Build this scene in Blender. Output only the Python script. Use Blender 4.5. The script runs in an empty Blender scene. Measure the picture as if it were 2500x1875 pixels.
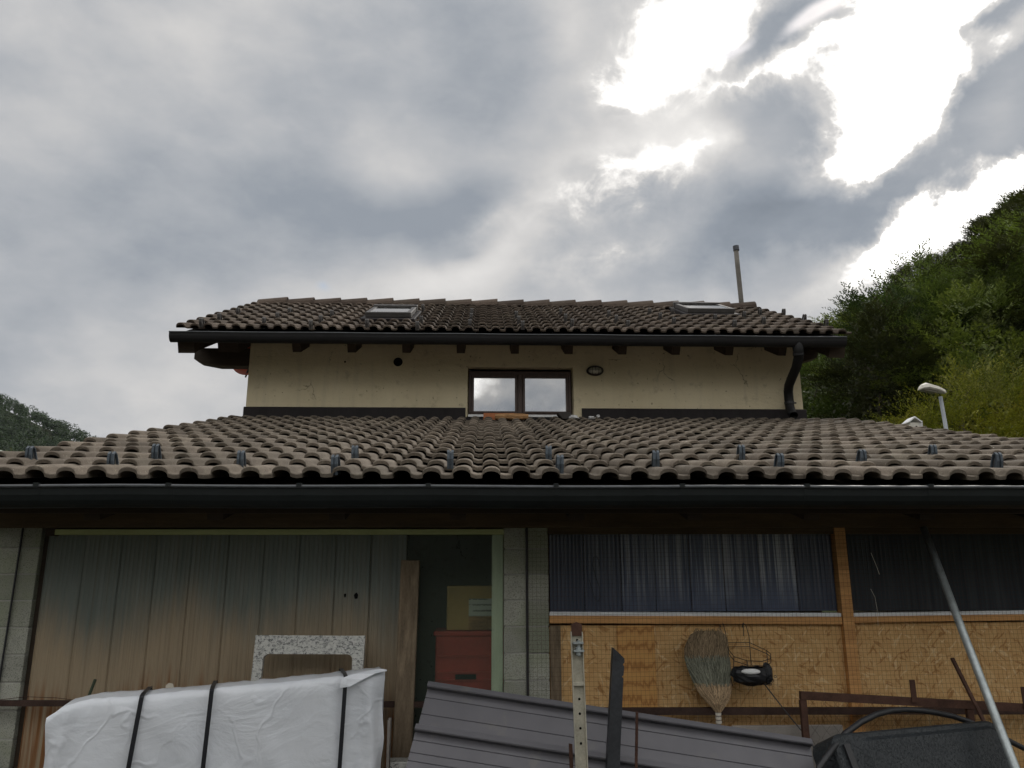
import bpy, math, random
from mathutils import Vector, Matrix, Euler, noise
R = math.radians
random.seed(7)
scene = bpy.context.scene
col = scene.collection

# ------------------------------------------------------------------ camera
CAM_R = Vector((0.99940701, -0.03436237, -0.00220437))
CAM_U = Vector((-0.00599797, -0.23677245, 0.97154662))
CAM_F = Vector((0.03390658, 0.97095728, 0.23683815))
cam = bpy.data.cameras.new('camera')
cam.sensor_fit = 'HORIZONTAL'; cam.sensor_width = 36.0
cam.lens = 36.0 * 1878 / 2500
cam.clip_start = 0.05; cam.clip_end = 6000
camo = bpy.data.objects.new('camera', cam); col.objects.link(camo)
camo.matrix_world = Matrix(((CAM_R.x, CAM_U.x, -CAM_F.x, 0), (CAM_R.y, CAM_U.y, -CAM_F.y, 0),
                            (CAM_R.z, CAM_U.z, -CAM_F.z, 1.7), (0, 0, 0, 1)))
scene.camera = camo

# ------------------------------------------------------------------ node helper
class T:
    def __init__(s, tree):
        s.t = tree; s.n = tree.nodes; s.l = tree.links
    def node(s, typ, **kw):
        n = s.n.new(typ)
        for k, v in kw.items(): setattr(n, k, v)
        return n
    def put(s, sock, v):
        if v is None: return
        if isinstance(v, bpy.types.NodeSocket): s.l.new(v, sock)
        elif isinstance(v, (tuple, list)) and sock.type == 'RGBA' and len(v) == 3: sock.default_value = (*v, 1)
        else: sock.default_value = v
    def math(s, op, a, b=None, c=None, clamp=False):
        n = s.node('ShaderNodeMath', operation=op, use_clamp=clamp)
        s.put(n.inputs[0], a); s.put(n.inputs[1], b)
        if c is not None: s.put(n.inputs[2], c)
        return n.outputs[0]
    def vmath(s, op, a, b=None):
        n = s.node('ShaderNodeVectorMath', operation=op)
        s.put(n.inputs[0], a)
        if b is not None:
            if op == 'SCALE': s.put(n.inputs[3], b)
            else: s.put(n.inputs[1], b)
        return n.outputs[1] if op in ('DOT_PRODUCT', 'LENGTH', 'DISTANCE') else n.outputs[0]
    def mix(s, f, a, b, mode='MIX'):
        n = s.node('ShaderNodeMix', data_type='RGBA', blend_type=mode)
        s.put(n.inputs[0], f); s.put(n.inputs[6], a); s.put(n.inputs[7], b)
        return n.outputs[2]
    def noise(s, vec, scale, detail=4, rough=.55, dist=0, color=False):
        n = s.node('ShaderNodeTexNoise')
        s.put(n.inputs['Vector'], vec); n.inputs['Scale'].default_value = scale
        n.inputs['Detail'].default_value = detail; n.inputs['Roughness'].default_value = rough
        n.inputs['Distortion'].default_value = dist
        return n.outputs['Color'] if color else n.outputs['Fac']
    def voro(s, vec, scale, feature='F1', out='Distance', rnd=1.0):
        n = s.node('ShaderNodeTexVoronoi', feature=feature)
        s.put(n.inputs['Vector'], vec); n.inputs['Scale'].default_value = scale
        n.inputs['Randomness'].default_value = rnd
        return n.outputs[out]
    def ramp(s, f, stops, interp='LINEAR'):
        n = s.node('ShaderNodeValToRGB'); n.color_ramp.interpolation = interp
        e = n.color_ramp.elements
        while len(e) < len(stops): e.new(0.5)
        for k, (p, c) in enumerate(stops):
            e[k].position = p
            e[k].color = (c, c, c, 1) if isinstance(c, (int, float)) else (*c, 1)
        s.put(n.inputs[0], f); return n.outputs[0]
    def smooth(s, v, a, b, o0=0., o1=1.):
        n = s.node('ShaderNodeMapRange', interpolation_type='SMOOTHSTEP')
        s.put(n.inputs[0], v); s.put(n.inputs[1], a); s.put(n.inputs[2], b); s.put(n.inputs[3], o0); s.put(n.inputs[4], o1)
        return n.outputs[0]
    def mapping(s, vec, loc=(0, 0, 0), rot=(0, 0, 0), scale=(1, 1, 1), typ='POINT'):
        n = s.node('ShaderNodeMapping', vector_type=typ)
        s.put(n.inputs['Vector'], vec)
        n.inputs['Location'].default_value = loc; n.inputs['Rotation'].default_value = rot; n.inputs['Scale'].default_value = scale
        return n.outputs[0]

# ------------------------------------------------------------------ world: broken cloud over a Nishita sky
SUN_AZ, SUN_EL = 32.3, 33.5
world = bpy.data.worlds.new('World'); scene.world = world; world.use_nodes = True
wt = T(world.node_tree); wt.n.clear()
wout = wt.node('ShaderNodeOutputWorld'); bg = wt.node('ShaderNodeBackground')
wt.l.new(bg.outputs[0], wout.inputs[0]); bg.inputs[1].default_value = 0.1
sky = wt.node('ShaderNodeTexSky', sky_type='NISHITA', sun_disc=False)
sky.sun_elevation = R(SUN_EL); sky.sun_rotation = R(SUN_AZ)
gen = wt.node('ShaderNodeTexCoord').outputs['Generated']
d = wt.vmath('NORMALIZE', gen)
# stereographic chart of the sky, centred on the part of the sky above the house
da = wt.vmath('DOT_PRODUCT', d, tuple(CAM_R)); db = wt.vmath('DOT_PRODUCT', d, tuple(CAM_U)); dc = wt.vmath('DOT_PRODUCT', d, tuple(CAM_F))
k = wt.math('DIVIDE', 2.0, wt.math('MAXIMUM', wt.math('ADD', dc, 1.0), 0.06))
cmb = wt.node('ShaderNodeCombineXYZ')
wt.put(cmb.inputs[0], wt.math('MULTIPLY', da, k)); wt.put(cmb.inputs[1], wt.math('MULTIPLY', db, k))
p0 = cmb.outputs[0]
wc = wt.vmath('SUBTRACT', wt.noise(d, 3.0, 2.5, .5, 0, True), (.5, .5, .5))
p = wt.vmath('ADD', p0, wt.vmath('SCALE', wc, .30))
wc2 = wt.vmath('SUBTRACT', wt.noise(d, 9.0, 6, .6, .2, True), (.5, .5, .5))
pg = wt.vmath('ADD', wt.vmath('ADD', p0, wt.vmath('SCALE', wc, .13)), wt.vmath('SCALE', wc2, .13))
def sxy(x, y):    # position in the photographed sky (2212 wide) -> chart
    v = Vector(((x * 1.1302 - 1250) / 1878, (937.5 - y * 1.1302) / 1878, 1)).normalized()
    return 2 * v.x / (1 + v.z), 2 * v.y / (1 + v.z)
def field(pv, blobs):
    acc = None
    for (x, y, rx, ry, rot, amp) in blobs:
        cx, cy = sxy(x, y)
        m = wt.mapping(pv, (cx, cy, 0), (0, 0, R(rot)), (rx / 1661 * 1.0, ry / 1661 * 1.0, 1), 'TEXTURE')
        g = wt.node('ShaderNodeTexGradient', gradient_type='QUADRATIC_SPHERE'); wt.l.new(m, g.inputs[0])
        v = wt.math('MULTIPLY', g.outputs[1], amp)
        acc = v if acc is None else wt.math('ADD', acc, v)
    return acc
soft = field(p, [  # x, y, rx, ry, rot, amplitude : grey bellies (-) and thin bright cloud (+)
    (860, 460, 640, 230, -12, -.20), (330, 560, 560, 260, -20, -.11), (200, 330, 420, 240, -10, -.06),
    (1150, 200, 330, 300, 15, -.10), (1690, 270, 300, 240, 25, .05), (1700, 540, 620, 150, 24, .03),
    (2150, 220, 260, 220, 30, .08), (400, 70, 620, 200, -8, .08), (930, 330, 420, 140, -25, .10),
    (330, 860, 820, 260, 0, .16), (1000, 620, 460, 170, 15, .20), (1330, 410, 520, 190, 20, .17),
    (1500, 300, 300, 200, 40, .26), (1150, 560, 380, 120, 25, .14), (1820, 620, 260, 120, 40, .22),
    (1400, 490, 240, 100, 20, -.16), (1010, 575, 200, 60, 0, -.10), (1290, 70, 220, 260, 0, .14), (650, 650, 560, 130, -6, .08)])
gapf = field(pg, [  # clear bright breaks towards the hidden sun
    (1505, 40, 200, 190, 0, 1.5), (1390, 190, 130, 110, 20, .8), (1640, 150, 240, 46, 20, .6),
    (1985, 60, 330, 240, 25, 1.7), (1940, 210, 230, 230, 20, 1.5), (1850, 330, 230, 150, 40, 1.4), (1800, 60, 200, 120, 30, .5),
    (2170, 360, 230, 105, 25, 1.3), (2040, 440, 230, 110, 40, 1.2), (1950, 510, 200, 90, 40, 1.1), (1860, 590, 190, 80, 42, .9), (2200, 20, 110, 90, 0, .9),
    (1690, 260, 290, 210, 30, -1.1), (2150, 215, 240, 200, 35, -1.9), (2110, 30, 170, 80, 10, -1.6), (1710, 40, 180, 80, 25, -.9), (1880, 440, 380, 95, 30, -1.1), (1650, 500, 330, 120, 26, -.8),
    (1560, 330, 330, 120, 35, .52), (1330, 420, 420, 120, 22, .44), (1290, 590, 260, 70, 8, .38), (1040, 520, 200, 60, 20, .20)])
fb = wt.math('SUBTRACT', wt.noise(wt.mapping(d, scale=(1, 1, 1.8)), 4.2, 7, .56, .0), .5)
fb2 = wt.math('SUBTRACT', wt.noise(wt.mapping(d, rot=(.3, .5, .2), scale=(1, 1, 1.5)), 16.0, 8, .62, .4), .5)
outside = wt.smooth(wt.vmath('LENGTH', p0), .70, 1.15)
up = wt.vmath('DOT_PRODUCT', d, (0, 0, 1))
gfree = wt.math('MULTIPLY', outside, wt.math('MULTIPLY_ADD', fb, 3.2, .40))  # extra bright breaks added outside the view to light the foreground
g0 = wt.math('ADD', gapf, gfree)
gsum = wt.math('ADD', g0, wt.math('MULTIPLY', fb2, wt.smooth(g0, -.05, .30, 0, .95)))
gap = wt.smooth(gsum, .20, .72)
halo = wt.smooth(gsum, -.45, .50, 0, .30)
lum = wt.math('ADD', wt.math('ADD', .315, soft), wt.math('ADD', wt.math('MULTIPLY', fb, .46), wt.math('MULTIPLY', fb2, .07)))
lum = wt.math('ADD', wt.math('MAXIMUM', lum, .17), halo)
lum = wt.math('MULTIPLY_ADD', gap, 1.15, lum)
ccol = wt.ramp(wt.math('MULTIPLY', lum, .5), [(.09, (.172, .199, .236)), (.15, (.266, .296, .338)), (.21, (.392, .409, .436)), (.28, (.572, .565, .560)), (.38, (.80, .78, .755)), (.55, (1.12, 1.10, 1.07)), (.85, (1.75, 1.72, 1.66))])
thin = wt.smooth(wt.math('ADD', field(p, [(1740, 50, 150, 60, 30, 1.0), (1580, 95, 90, 40, 30, .8), (720, 620, 45, 60, 0, .5)]), wt.math('MULTIPLY', fb2, .5)), .15, .75, 0, .75)
blue = wt.vmath('ADD', wt.vmath('SCALE', sky.outputs[0], .55), (2.2, 2.4, 2.6))
final = wt.mix(thin, wt.vmath('SCALE', ccol, 10.0), blue)
wt.l.new(final, bg.inputs[0])

sun = bpy.data.lights.new('sun', 'SUN'); sun.energy = 1.1; sun.angle = R(14); sun.color = (1, .95, .88)
suno = bpy.data.objects.new('sun', sun); col.objects.link(suno)
sd = Vector((math.sin(R(SUN_AZ)) * math.cos(R(SUN_EL)), math.cos(R(SUN_AZ)) * math.cos(R(SUN_EL)), math.sin(R(SUN_EL))))
suno.rotation_euler = sd.to_track_quat('Z', 'Y').to_euler()
suno.location = (10, 16, 30)

scene.render.engine = 'CYCLES'
scene.view_settings.view_transform = 'Standard'; scene.view_settings.look = 'None'
scene.view_settings.exposure = 0.14; scene.view_settings.gamma = 1.0

# ------------------------------------------------------------------ materials
def mat(name, fn):
    m = bpy.data.materials.new(name); m.use_nodes = True
    t = T(m.node_tree); b = t.n['Principled BSDF']
    fn(t, b); return m
def coord(t): return t.node('ShaderNodeTexCoord').outputs['Object']
def oinfo(t): return t.node('ShaderNodeObjectInfo').outputs['Random']
def setp(t, b, base=None, rough=None, metal=None, spec=None):
    if base is not None: t.put(b.inputs['Base Color'], base)
    if rough is not None: t.put(b.inputs['Roughness'], rough)
    if metal is not None: t.put(b.inputs['Metallic'], metal)
    if spec is not None: t.put(b.inputs['Specular IOR Level'], spec)
def bump(t, b, h, strength, dist):
    n = t.node('ShaderNodeBump'); t.put(n.inputs['Height'], h)
    n.inputs['Strength'].default_value = strength; n.inputs['Distance'].default_value = dist
    t.l.new(n.outputs[0], b.inputs['Normal'])
def simple(name, c, rough=.6, metal=0., var=.25, scale=6., spec=.4, bs=0., bscale=40., bd=.004, stretch=(1, 1, 1), c2=None):
    def fn(t, b):
        v = t.mapping(coord(t), scale=stretch)
        f = t.noise(v, scale, 6, .62)
        f2 = t.noise(v, scale * 9, 3, .6)
        f = t.math('MULTIPLY_ADD', f2, .35, t.math('MULTIPLY', f, .65))
        lo = tuple(x * (1 - var) for x in c); hi = tuple(min(1, x * (1 + var)) for x in (c2 or c))
        setp(t, b, t.ramp(f, [(.30, lo), (.70, hi)]), rough, metal, spec)
        if bs: bump(t, b, t.noise(v, bscale, 5, .65), bs, bd)
    return mat(name, fn)

def tile_mat(name, c_lo, c_hi, lichen, off):
    def fn(t, b):
        geo = t.node('ShaderNodeNewGeometry').outputs['Position']
        rnd = oinfo(t)
        f = t.noise(geo, 5.0, 7, .65)
        g = t.noise(geo, 170.0, 3, .7)
        base = t.ramp(f, [(.28, c_lo), (.72, c_hi)])
        base = t.mix(t.smooth(g, .35, .7, 0, .45), base, tuple(x * .45 for x in c_lo))
        base = t.mix(t.smooth(t.noise(geo, 60, 4, .6), .58, .70, 0, .6), base, lichen)
        base = t.mix(t.smooth(t.noise(geo, 19, 5, .65), .60, .70, 0, .55), base, tuple(x * .4 for x in c_lo))
        base = t.mix(t.smooth(t.noise(geo, 1.4, 4, .6), .45, .75, 0, .35), base, off)
        vr = t.math('MULTIPLY_ADD', rnd, .56, .72)
        base = t.mix(1.0, base, t.vmath('SCALE', (1, 1, 1), vr), 'MULTIPLY')
        setp(t, b, base, .9, 0, .25)
        bump(t, b, t.math('ADD', g, t.math('MULTIPLY', t.noise(geo, 45, 4, .6), 1.5)), .35, .004)
    return mat(name, fn)
M = {}
M['tile'] = tile_mat('tile_concrete', (.130, .107, .086), (.240, .203, .163), (.33, .30, .24), (.19, .17, .13))
M['tile_up'] = tile_mat('tile_brown', (.080, .062, .050), (.155, .123, .098), (.21, .185, .15), (.13, .115, .088))
M['ridge'] = tile_mat('ridge_brown', (.07, .05, .04), (.125, .095, .075), (.18, .15, .12), (.10, .085, .065))
M['gutter'] = simple('gutter_metal', (.008, .011, .0115), .55, 0, .4, 3, .25, .08, 25)
M['gutter_up'] = simple('gutter_metal_brown', (.012, .012, .013), .6, .0, .3, 3, .2)
M['bead'] = simple('gutter_bead', (.075, .082, .09), .4, .4, .3, 8, .5)
M['timber_dark'] = simple('timber_dark', (.040, .028, .019), .75, 0, .4, 3, .3, .2, 30, .004, (1, 8, 8))
M['timber_plate'] = simple('timber_plate', (.095, .068, .038), .8, 0, .4, 3, .3, .2, 30, .004, (1, 9, 9))
M['deck'] = simple('deck_boards', (.07, .052, .036), .85, 0, .3, 4, .2)
M['batten'] = simple('batten_pale', (.42, .46, .22), .7, 0, .2, 4, .3, .1, 40, .003, (1, 6, 6))
M['postpale'] = simple('post_pale', (.78, .79, .66), .7, 0, .15, 6, .3, .1, 40, .002, (6, 6, 1))
M['pine'] = simple('pine_new', (.47, .225, .075), .6, 0, .28, 2.5, .35, .1, 30, .002, (1, 10, 10), (.55, .30, .115))
M['plank'] = simple('plank_weathered', (.175, .135, .092), .9, 0, .6, 9, .25, .35, 30, .005, (5, 5, .7))
M['rust'] = simple('rusty_steel', (.070, .036, .026), .85, .15, .5, 14, .3, .4, 60, .003)
M['rail'] = simple('dark_rusty_rail', (.050, .030, .024), .8, .2, .5, 12, .3, .3, 60, .003)
M['steel'] = simple('dark_steel', (.052, .056, .064), .45, .6, .4, 10, .5, .15, 40, .002)
M['galv'] = simple('galvanised_steel', (.36, .40, .41), .42, .55, .3, 22, .5, .1, 40, .001)
M['galv_guard'] = simple('galvanised_guard', (.08, .10, .122), .45, .4, .3, 20, .5)
M['zinc_dark'] = simple('brown_guard', (.085, .080, .078), .5, .3, .3, 20, .4)
M['ventpipe'] = simple('vent_pipe_metal', (.15, .14, .125), .7, .1, .3, 8, .4)
M['perf'] = simple('painted_post', (.42, .40, .33), .55, .15, .35, 12, .4, .2, 30, .002)
M['black'] = simple('black_rubber', (.016, .017, .020), .5, 0, .25, 20, .45)
M['strap'] = simple('black_strap', (.012, .013, .018), .35, 0, .2, 30, .5)
M['pitch'] = simple('black_void', (.006, .006, .006), .9, 0, .1, 5, .1)
M['flash'] = simple('flashing_brown', (.020, .017, .018), .65, 0, .4, 4, .2, .1, 12, .01, (1, 1, .3))
M['frame'] = simple('window_wood', (.060, .034, .026), .45, 0, .35, 5, .4, .1, 40, .002, (6, 6, 1))
M['white'] = simple('white_paint', (.72, .73, .74), .5, 0, .1, 8, .4)
M['pane_backing'] = simple('white_blind', (.83, .86, .90), .8, 0, .06, 3, .2)
M['whitestrip'] = simple('white_profile', (.70, .72, .74), .4, 0, .1, 12, .4)
M['red'] = simple('red_plastic', (.56, .065, .048), .45, 0, .2, 6, .4)
M['card'] = simple('cardboard', (.58, .38, .16), .85, 0, .12, 4, .2)
M['terra'] = simple('terracotta', (.42, .16, .075), .85, 0, .3, 14, .2, .2, 50, .003)
M['log'] = simple('split_wood', (.40, .23, .11), .85, 0, .6, 16, .2, .5, 40, .006, (1, 4, 4))
M['orange'] = simple('orange_dish', (.42, .075, .035), .5, 0, .15, 5, .4)
M['lampwhite'] = simple('lamp_housing', (.60, .58, .52), .6, 0, .2, 5, .3)
M['lens'] = simple('lamp_lens', (.42, .40, .34), .25, 0, .25, 9, .5)
M['lens_dark'] = simple('lamp_glass', (.20, .19, .16), .3, 0, .3, 9, .5)
M['pole'] = simple('lamp_pole', (.27, .29, .31), .5, .3, .15, 5, .4)
M['greybd'] = simple('grey_board', (.25, .23, .21), .8, 0, .25, 9, .3)
M['pot'] = simple('dark_pot', (.040, .034, .032), .7, 0, .3, 10, .3)
M['scrap'] = simple('plastic_scrap', (.55, .55, .56), .5, 0, .25, 20, .3)
M['rodgreen'] = simple('green_rod', (.045, .062, .040), .6, 0, .3, 20, .3)
M['bark'] = simple('bark', (.075, .062, .048), .9, 0, .4, 5, .2, .4, 20, .02, (1, 1, .3))
M['ground'] = simple('gravel_yard', (.070, .064, .050), .95, 0, .3, 3, .2, .5, 50, .02)
M['forest_floor'] = simple('forest_floor', (.035, .042, .018), .95, 0, .4, .3, .1)
def straw_mat(name, c):
    def fn(t, b):
        isl = t.node('ShaderNodeNewGeometry').outputs['Random Per Island']
        f = t.noise(t.mapping(coord(t), scale=(8, 8, 1)), 30, 4, .6)
        base = t.mix(1.0, t.ramp(f, [(.3, tuple(x * .6 for x in c)), (.7, tuple(x * 1.3 for x in c))]), t.vmath('SCALE', (1, 1, 1), t.math('MULTIPLY_ADD', isl, 1.3, .45)), 'MULTIPLY')
        setp(t, b, base, .85, 0, .2)
    return mat(name, fn)
M['straw'] = straw_mat('straw', (.40, .29, .18)); M['bristle'] = straw_mat('bristle_brown', (.20, .15, .095)); M['binding'] = straw_mat('binding_blue', (.175, .18, .14))
M['thread'] = simple('thread_yellow', (.42, .34, .14), .8, 0, .2, 30, .2)
M['nwall'] = simple('neighbour_wall', (.55, .56, .48), .9, 0, .1, 1, .2)
M['nroof'] = simple('neighbour_roof', (.40, .44, .37), .8, 0, .1, 1, .2)
M['conc'] = simple('concrete_base', (.28, .27, .25), .9, 0, .25, 3, .2, .3, 60, .005)
M['beige'] = simple('loose_film', (.62, .58, .50), .5, 0, .15, 10, .3)

def f_block(t, b):
    geo = t.node('ShaderNodeNewGeometry').outputs['Position']
    g = t.noise(geo, 190, 3, .7); f = t.noise(geo, 6, 6, .65)
    base = t.ramp(f, [(.3, (.30, .31, .265)), (.7, (.45, .45, .40))])
    base = t.mix(t.smooth(g, .50, .66, 0, .85), base, (.10, .105, .09))
    green = t.math('MULTIPLY', t.smooth(t.noise(geo, 3.0, 5, .6), .42, .62), .45)
    base = t.mix(green, base, (.16, .20, .10))
    base = t.mix(1.0, base, t.vmath('SCALE', (1, 1, 1), t.math('MULTIPLY_ADD', oinfo(t), .3, .85)), 'MULTIPLY')
    setp(t, b, base, .95, 0, .2); bump(t, b, g, .6, .006)
M['block'] = mat('concrete_block', f_block)
M['mortar'] = simple('mortar', (.34, .34, .31), .95, 0, .2, 30, .2, .4, 90, .004)

def f_stucco(t, b):
    v = coord(t)
    f = t.noise(v, 1.2, 6, .6); g = t.noise(v, 38, 5, .7)
    base = t.ramp(f, [(.3, (.58, .505, .345)), (.7, (.69, .61, .435))])
    base = t.mix(t.smooth(t.noise(v, 7, 8, .72), .54, .70, 0, .55), base, (.34, .29, .20))
    streak = t.noise(t.mapping(v, scale=(7, 7, .7)), 1.6, 5, .6)
    base = t.mix(t.smooth(streak, .52, .72, 0, .22), base, (.36, .33, .25))
    crk = t.voro(t.vmath('ADD', v, t.vmath('SCALE', t.noise(v, 4, 5, .6, 0, True), .35)), 1.1, 'DISTANCE_TO_EDGE')
    cm = t.math('MULTIPLY', t.smooth(crk, .003, .008, 1, 0), t.smooth(t.noise(v, 1.7, 2), .56, .62))
    base = t.mix(t.math('MULTIPLY', cm, .6), base, (.12, .10, .07))
    pit = t.smooth(t.noise(v, 26, 2, .5), .70, .74)
    base = t.mix(t.math('MULTIPLY', pit, .7), base, (.16, .13, .09))
    setp(t, b, base, .95, 0, .2)
    bump(t, b, t.math('ADD', g, t.math('MULTIPLY', t.noise(t.mapping(v, scale=(1, 1, 2.2)), 9, 5, .6), 1.3)), .45, .012)
M['stucco'] = mat('cream_stucco', f_stucco)

def f_osb(t, b):
    v = coord(t); cols = None; hs = None
    for i, (rot, sc) in enumerate(((.5, (9, 9, 30)), (-.75, (10, 10, 28)), (1.35, (8, 8, 34)), (.12, (9, 9, 36)), (-1.15, (9, 9, 30)), (.9, (11, 11, 40)))):
        mv = t.mapping(t.vmath('ADD', v, t.vmath('SCALE', t.noise(v, 6, 2, .5, 0, True), .05)), (i * 3.1, 0, i), (0, rot, 0), tuple(1 / q for q in sc), 'TEXTURE')
        c = t.voro(mv, 1.0, out='Color'); sx = t.node('ShaderNodeSeparateColor'); t.l.new(c, sx.inputs[0])
        rc = t.ramp(sx.outputs[0], [(0, (.53, .315, .128)), (.12, (.56, .343, .145)), (.5, (.58, .362, .156)), (.85, (.60, .38, .168)), (1, (.63, .415, .195))])
        if cols is None: cols, hs = rc, sx.outputs[1]
        else:
            fac = t.math('GREATER_THAN', sx.outputs[2], .55); cols = t.mix(fac, cols, rc); hs = t.math('MAXIMUM', t.math('MULTIPLY', fac, sx.outputs[1]), hs)
    f = t.noise(v, 2.0, 5, .6)
    cols = t.mix(t.smooth(f, .5, .75, 0, .35), cols, (.42, .25, .09))
    cols = t.mix(t.smooth(t.noise(t.mapping(v, rot=(0, .6, 0), scale=(1, 1, 2.5)), 14, 4, .65, .6), .62, .70, 0, .6), cols, (.32, .15, .045))
    for (rot, off) in ((.45, 0), (-.8, 5), (1.4, 9)):     # single dark and pale strands
        mv = t.mapping(t.vmath('ADD', v, t.vmath('SCALE', t.noise(v, 5, 2, .5, 0, True), .08)), (off, 0, off), (0, rot, 0), (1 / 9, 1, 1 / 42), 'TEXTURE')
        q_ = t.noise(mv, 1.0, 2, .5)
        cols = t.mix(t.smooth(q_, .62, .67, 0, .75), cols, (.34, .17, .055)); cols = t.mix(t.smooth(q_, .37, .32, 0, .65), cols, (.74, .55, .31))
    setp(t, b, cols, .7, 0, .3); bump(t, b, hs, .05, .002)
M['osb'] = mat('osb_board', f_osb)

def f_knotpine(t, b):
    v = coord(t)
    w = t.node('ShaderNodeTexWave', wave_type='RINGS', rings_direction='X'); 
    t.put(w.inputs['Vector'], t.mapping(t.vmath('ADD', v, t.vmath('SCALE', t.noise(v, 5, 4, .5, 0, True), .10)), (-.07, 0, -.12), scale=(6, 1, .8)))
    w.inputs['Scale'].default_value = 4.5; w.inputs['Distortion'].default_value = 5; w.inputs['Detail'].default_value = 3
    base = t.ramp(w.outputs['Fac'], [(0, (.56, .31, .10)), (.75, (.52, .27, .085)), (1, (.36, .17, .05))])
    setp(t, b, base, .55, 0, .35)
M['knot'] = mat('pine_knotty', f_knotpine)

def f_poly(t, b):
    geo = t.node('ShaderNodeNewGeometry').outputs['Position']; sep = t.node('ShaderNodeSeparateXYZ'); t.l.new(geo, sep.inputs[0])
    # rust-brown run-off stain with an uneven upper edge, over grey-green sheet
    n1 = t.noise(t.mapping(geo, scale=(1, 1, .35)), 1.7, 4, .6); n2 = t.noise(t.mapping(geo, scale=(9, 9, .25)), 4, 4, .6)
    edge = t.math('ADD', sep.outputs[2], t.math('ADD', t.math('MULTIPLY_ADD', n1, -.75, .375), t.math('MULTIPLY_ADD', n2, -.22, .11)))
    s1 = t.smooth(edge, 1.66, 1.26); s2 = t.smooth(edge, 1.20, .98)
    clean = t.ramp(t.noise(t.mapping(geo, scale=(6, 6, .4)), 3, 5, .6), [(.3, (.135, .165, .152)), (.7, (.205, .23, .21))])
    c = t.mix(s1, clean, (.42, .335, .23)); c = t.mix(t.math('MULTIPLY', s2, t.smooth(n2, .35, .62)), c, (.26, .115, .042))
    rib = t.noise(t.mapping(geo, scale=(60, 1, .15)), 3, 3, .6)
    c = t.mix(t.smooth(rib, .45, .7, 0, .35), c, (.16, .12, .075))
    setp(t, b, c, .38, 0, .4)
    tr = t.node('ShaderNodeBsdfTranslucent'); t.put(tr.inputs[0], c)
    mx = t.node('ShaderNodeMixShader'); mx.inputs[0].default_value = .25
    t.l.new(b.outputs[0], mx.inputs[1]); t.l.new(tr.outputs[0], mx.inputs[2])
    t.l.new(mx.outputs[0], t.n['Material Output'].inputs[0])
M['poly'] = mat('polycarbonate_stained', f_poly)

def f_polyblue(t, b):
    geo = t.node('ShaderNodeNewGeometry').outputs['Position']; rnd = oinfo(t)
    sep = t.node('ShaderNodeSeparateXYZ'); t.l.new(geo, sep.inputs[0])
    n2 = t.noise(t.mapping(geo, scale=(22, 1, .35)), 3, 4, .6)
    painted_glow = t.math('MULTIPLY', t.smooth(n2, .42, .66), t.smooth(t.math('ADD', sep.outputs[2], t.math('MULTIPLY', t.noise(geo, 4, 3), .3)), 1.62, 1.86))  # pale daylight on the upper panes, painted into the sheet colour
    c = t.mix(t.math('MULTIPLY', painted_glow, t.math('MULTIPLY_ADD', rnd, .8, .15)), (.062, .078, .120), (.36, .38, .41))
    c = t.mix(1.0, c, t.vmath('SCALE', (1, 1, 1), t.math('MULTIPLY_ADD', rnd, .7, .65)), 'MULTIPLY')
    setp(t, b, c, .28, 0, .35)
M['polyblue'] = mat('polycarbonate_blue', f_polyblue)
def f_polydark(t, b):
    geo = t.node('ShaderNodeNewGeometry').outputs['Position']
    n2 = t.noise(t.mapping(geo, scale=(16, 1, .3)), 3, 5, .6)
    setp(t, b, t.ramp(n2, [(.35, (.015, .020, .028)), (.75, (.045, .053, .062))]), .3, 0, .35)
M['polydark'] = mat('polycarbonate_dark', f_polydark)

def f_clear(t, b, tint=(.88, .92, .88), f0=.10):
    tp = t.node('ShaderNodeBsdfTransparent'); t.put(tp.inputs[0], tint)
    setp(t, b, (.20, .24, .21), .2, 0, .5)
    lw = t.node('ShaderNodeLayerWeight'); lw.inputs[0].default_value = .35
    mx = t.node('ShaderNodeMixShader'); t.put(mx.inputs[0], t.math('MULTIPLY_ADD', lw.outputs[1], .5, f0))
    t.l.new(tp.outputs[0], mx.inputs[1]); t.l.new(b.outputs[0], mx.inputs[2]); t.l.new(mx.outputs[0], t.n['Material Output'].inputs[0])
M['clear'] = mat('polycarbonate_clear', f_clear)
def f_glass(t, b, refl=.58):
    tp = t.node('ShaderNodeBsdfTransparent'); t.put(tp.inputs[0], (.93, .95, .96))
    g = t.node('ShaderNodeBsdfGlossy'); g.inputs['Roughness'].default_value = .02
    fr = t.node('ShaderNodeFresnel'); fr.inputs[0].default_value = 1.55
    mx = t.node('ShaderNodeMixShader'); t.put(mx.inputs[0], t.math('MULTIPLY_ADD', fr.outputs[0], 1.2, refl, True))
    t.l.new(tp.outputs[0], mx.inputs[1]); t.l.new(g.outputs[0], mx.inputs[2]); t.l.new(mx.outputs[0], t.n['Material Output'].inputs[0])
M['glass'] = mat('window_glass', f_glass)
def f_glass_roof(t, b): f_glass(t, b, .02)
M['glass_roof'] = mat('skylight_glass', f_glass_roof)

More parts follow.
